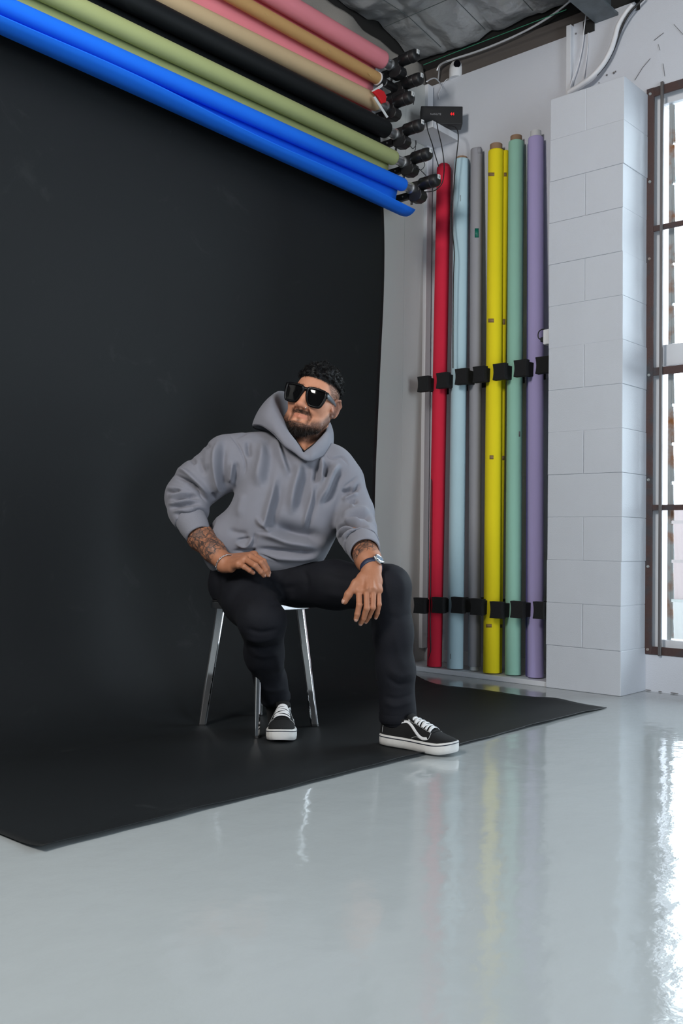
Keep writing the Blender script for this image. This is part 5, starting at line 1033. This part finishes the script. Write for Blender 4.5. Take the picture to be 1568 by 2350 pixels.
def shoe(label, heel, toe, flip):
    hx, hy = heel; tx, ty = toe; d = np.array([tx-hx, ty-hy]); L = np.linalg.norm(d); d = d/L; sd2 = np.array([-d[1], d[0]])*flip; zf = .0050
    def W(s, w, z):                     # along, across (positive = outer side), up
        c = .006*math.sin(math.pi*min(1, s*1.05))*(1 if s > .3 else s/.3)
        p2 = np.array([hx, hy])+d*(s*SL)+sd2*(w-c*.0); return (p2[0], p2[1], zf+z)
    e = empty('sneaker', (hx, hy, zf)); e.parent = man; e.matrix_parent_inverse = Matrix.Translation(-Vector(man.location))
    e['label'] = label
    sg_ = np.concatenate([np.linspace(0, .1, 8), np.linspace(.13, .9, 30), np.linspace(.91, 1, 10)])
    wI = lambda s: float(np.interp(s, S_ST, S_W)); wU = lambda s: float(np.interp(s, S_ST, S_WU)); hI = lambda s: float(np.interp(s, S_ST, S_H))
    def ring(zz, off, n=0):
        out = [W(s, wI(s)+off, zz(s)) for s in sg_]+[W(s, -(wI(s)+off), zz(s)) for s in sg_[::-1]]; return out
    spr = lambda s: .010*max(0, (s-.80)/.20)**2                       # toe spring
    rw = [ring(lambda s: spr(s)+.000, -.006), ring(lambda s: spr(s)+.002, -.001), ring(lambda s: spr(s)*.8+.014, .001), ring(lambda s: spr(s)*.6+.033+.003*max(0, (s-.8)/.2), .0005), ring(lambda s: spr(s)*.6+.037+.003*max(0, (s-.8)/.2), -.0025)]
    sole = MB().grid(rw, closed=True); n_ = len(rw[0]); sole.add(rw[0], [tuple(range(n_))[::-1]]); sole.add(rw[-1], [tuple(range(n_))]); so = sole.build('sole', SOLE, e)
    for zl, m_l, r_l in ((.0300, DARK, .0016),): MB().tube(ring(lambda s: spr(s)*.62+zl+.003*max(0, (s-.8)/.2), .0010), r_l, 6, closed=True).build('foxing_line', m_l, e)
    ths = np.linspace(0, math.pi, 25)
    def U(s, th, off=0.0):              # point on the upper: th 0 = outer base, pi = inner base
        c, sn = math.cos(th), math.sin(th); w = wU(s)+off; h = hI(s)-SZ0+.006+off
        px_ = .80 if s < .55 else .80+.1*(s-.55)/.45
        ww = math.copysign(abs(c)**px_, c)*w; hh = (abs(sn)**.80)*h
        ww *= 1-.30*max(0, (hh/h))*max(0, 1-s/.75)
        return W(s, ww, SZ0-.006+spr(s)*.5+hh)
    up = MB().grid([[U(s, th) for th in ths] for s in sg_]); up.build('upper', CANVB, e)
    def strip(name, cl, hw, m, off=.0012, par=e):
        Cc = catmull([(s, t_, 0) for s, t_ in cl], 6); rows2 = []
        for i_, c_ in enumerate(Cc):
            t_ = Cc[min(i_+1, len(Cc)-1)]-Cc[max(i_-1, 0)]; nn2 = np.array([-t_[1]*.12, t_[0]/.12]); nn2 /= max(np.hypot(nn2[0]/.12*.12, nn2[1]*.12)*1, 1e-9)
            dx, dt = t_[0]*SL, t_[1]*.07; l_ = math.hypot(dx, dt); ns, ntt = -dt/l_, dx/l_
            rows2.append([U(c_[0]+ns*h/SL, c_[1]+ntt*h/.07, off) for h in np.linspace(-hw, hw, 5)])
        return MB().grid(rows2).build(name, m, par, solid=.0008)
    for sgn in (0, 1):
        f_ = (lambda t_: t_) if sgn == 0 else (lambda t_: math.pi-t_)
        strip('side_stripe', [(s, f_(t_)) for s, t_ in ((.11, .62), (.17, .56), (.25, .60), (.33, .80), (.40, .90), (.46, .80), (.54, .50), (.61, .30), (.67, .26), (.72, .36))], .0062, STR)
        strip('stitch_line', [(s, f_(t_)) for s, t_ in ((.30, 1.20), (.36, 1.02), (.46, .98), (.58, .95), (.68, .95), (.735, 1.0))], .0006, STI, .0014)
        strip('stitch_line', [(s, f_(t_)) for s, t_ in ((.74, 1.0), (.745, .6), (.73, .3), (.66, .16), (.58, .22), (.50, .10))], .0006, STI, .0014)
        strip('stitch_line', [(s, f_(t_)) for s, t_ in ((.08, .10), (.085, .4), (.12, .75))], .0006, STI, .0014)
    strip('toe_seam', [(.745, 1.0), (.755, 1.3), (.757, 1.57), (.755, 1.84), (.745, 2.14)], .0012, CANVB, .0018)
    # tongue rising to the trouser hem and laces across it
    rowsT = []
    for s, z_, w in ((.74, .060, .016), (.66, .072, .019), (.56, .086, .021), (.47, .100, .023), (.41, .114, .024)): rowsT.append([W(s, w*c_, z_-.006*c_*c_) for c_ in np.linspace(-1, 1, 7)])
    tg_ = MB().grid(rowsT).build('tongue', CANVB, e, solid=.004)
    ls = [.715, .665, .615, .565, .515, .47, .43]
    for i_, s in enumerate(ls):
        a_, b__ = (.98, math.pi-.98); zup = lambda u: .0045*math.sin(math.pi*u)
        for (sa, sb, kk) in ((s, s, 0), (s, s-.045, 1)) if i_ < len(ls)-1 else ((s, s, 0),):
            path = []
            for u in np.linspace(0, 1, 9):
                P_ = np.array(U(sa+(sb-sa)*u, a_+(b__-a_)*u if not (kk and i_ % 2) else b__+(a_-b__)*u, .002)); P_[2] += zup(u)*(.75 if kk else 1.15); path.append(P_)
            rws = []
            for j_, p_ in enumerate(path):
                sd3 = np.array([d[0], d[1], -.25]); rws.append([tuple(p_-sd3*.0040), tuple(p_+np.array([0, 0, .0016])), tuple(p_+sd3*.0040)])
            MB().grid(rws).build('lace', LACE, e, solid=.0016)
    # collar around the ankle and heel tab
    MB().tube([tuple(U(s, math.pi/2-t_, .002)) for s, t_ in ((.02, 0), (.06, .55), (.14, .70), (.25, .72), (.36, .62))], .006, 8).build('collar', CANVB, e)
    MB().tube([tuple(U(s, math.pi/2+t_, .002)) for s, t_ in ((.02, 0), (.06, .55), (.14, .70), (.25, .72), (.36, .62))], .006, 8).build('collar', CANVB, e)
    return e
S_W *= 1.13; S_WU *= 1.13; S_H = S_H*1.05+.007
shoe('black and white low sneaker pointing to the right, sole overlapping the paper edge', (2.670, 2.184), (2.692, 1.882), -1)
shoe('black and white low sneaker pointing at the camera beside the stool leg', (2.640, 2.634), (2.420, 2.428), 1)
SOCK = mat('black_sock', (.006, .006, .007), .9)
MB().tube([tuple(px(632, 1590, 3.645)), tuple(px(634, 1640, 3.66)), tuple(px(636, 1666, 3.665))], [.044, .034, .028], 20).build('sock', SOCK, man)
MB().tube([tuple(px(912, 1620, 3.41)), tuple(px(906, 1664, 3.415)), tuple(px(904, 1685, 3.415))], [.048, .034, .028], 20).build('sock', SOCK, man)
for m_, k_ in (('max_bounces', 6), ('diffuse_bounces', 4), ('glossy_bounces', 4), ('transmission_bounces', 3), ('transparent_max_bounces', 12)): setattr(SC.cycles, m_, k_)
SC.cycles.caustics_reflective = False; SC.cycles.caustics_refractive = False
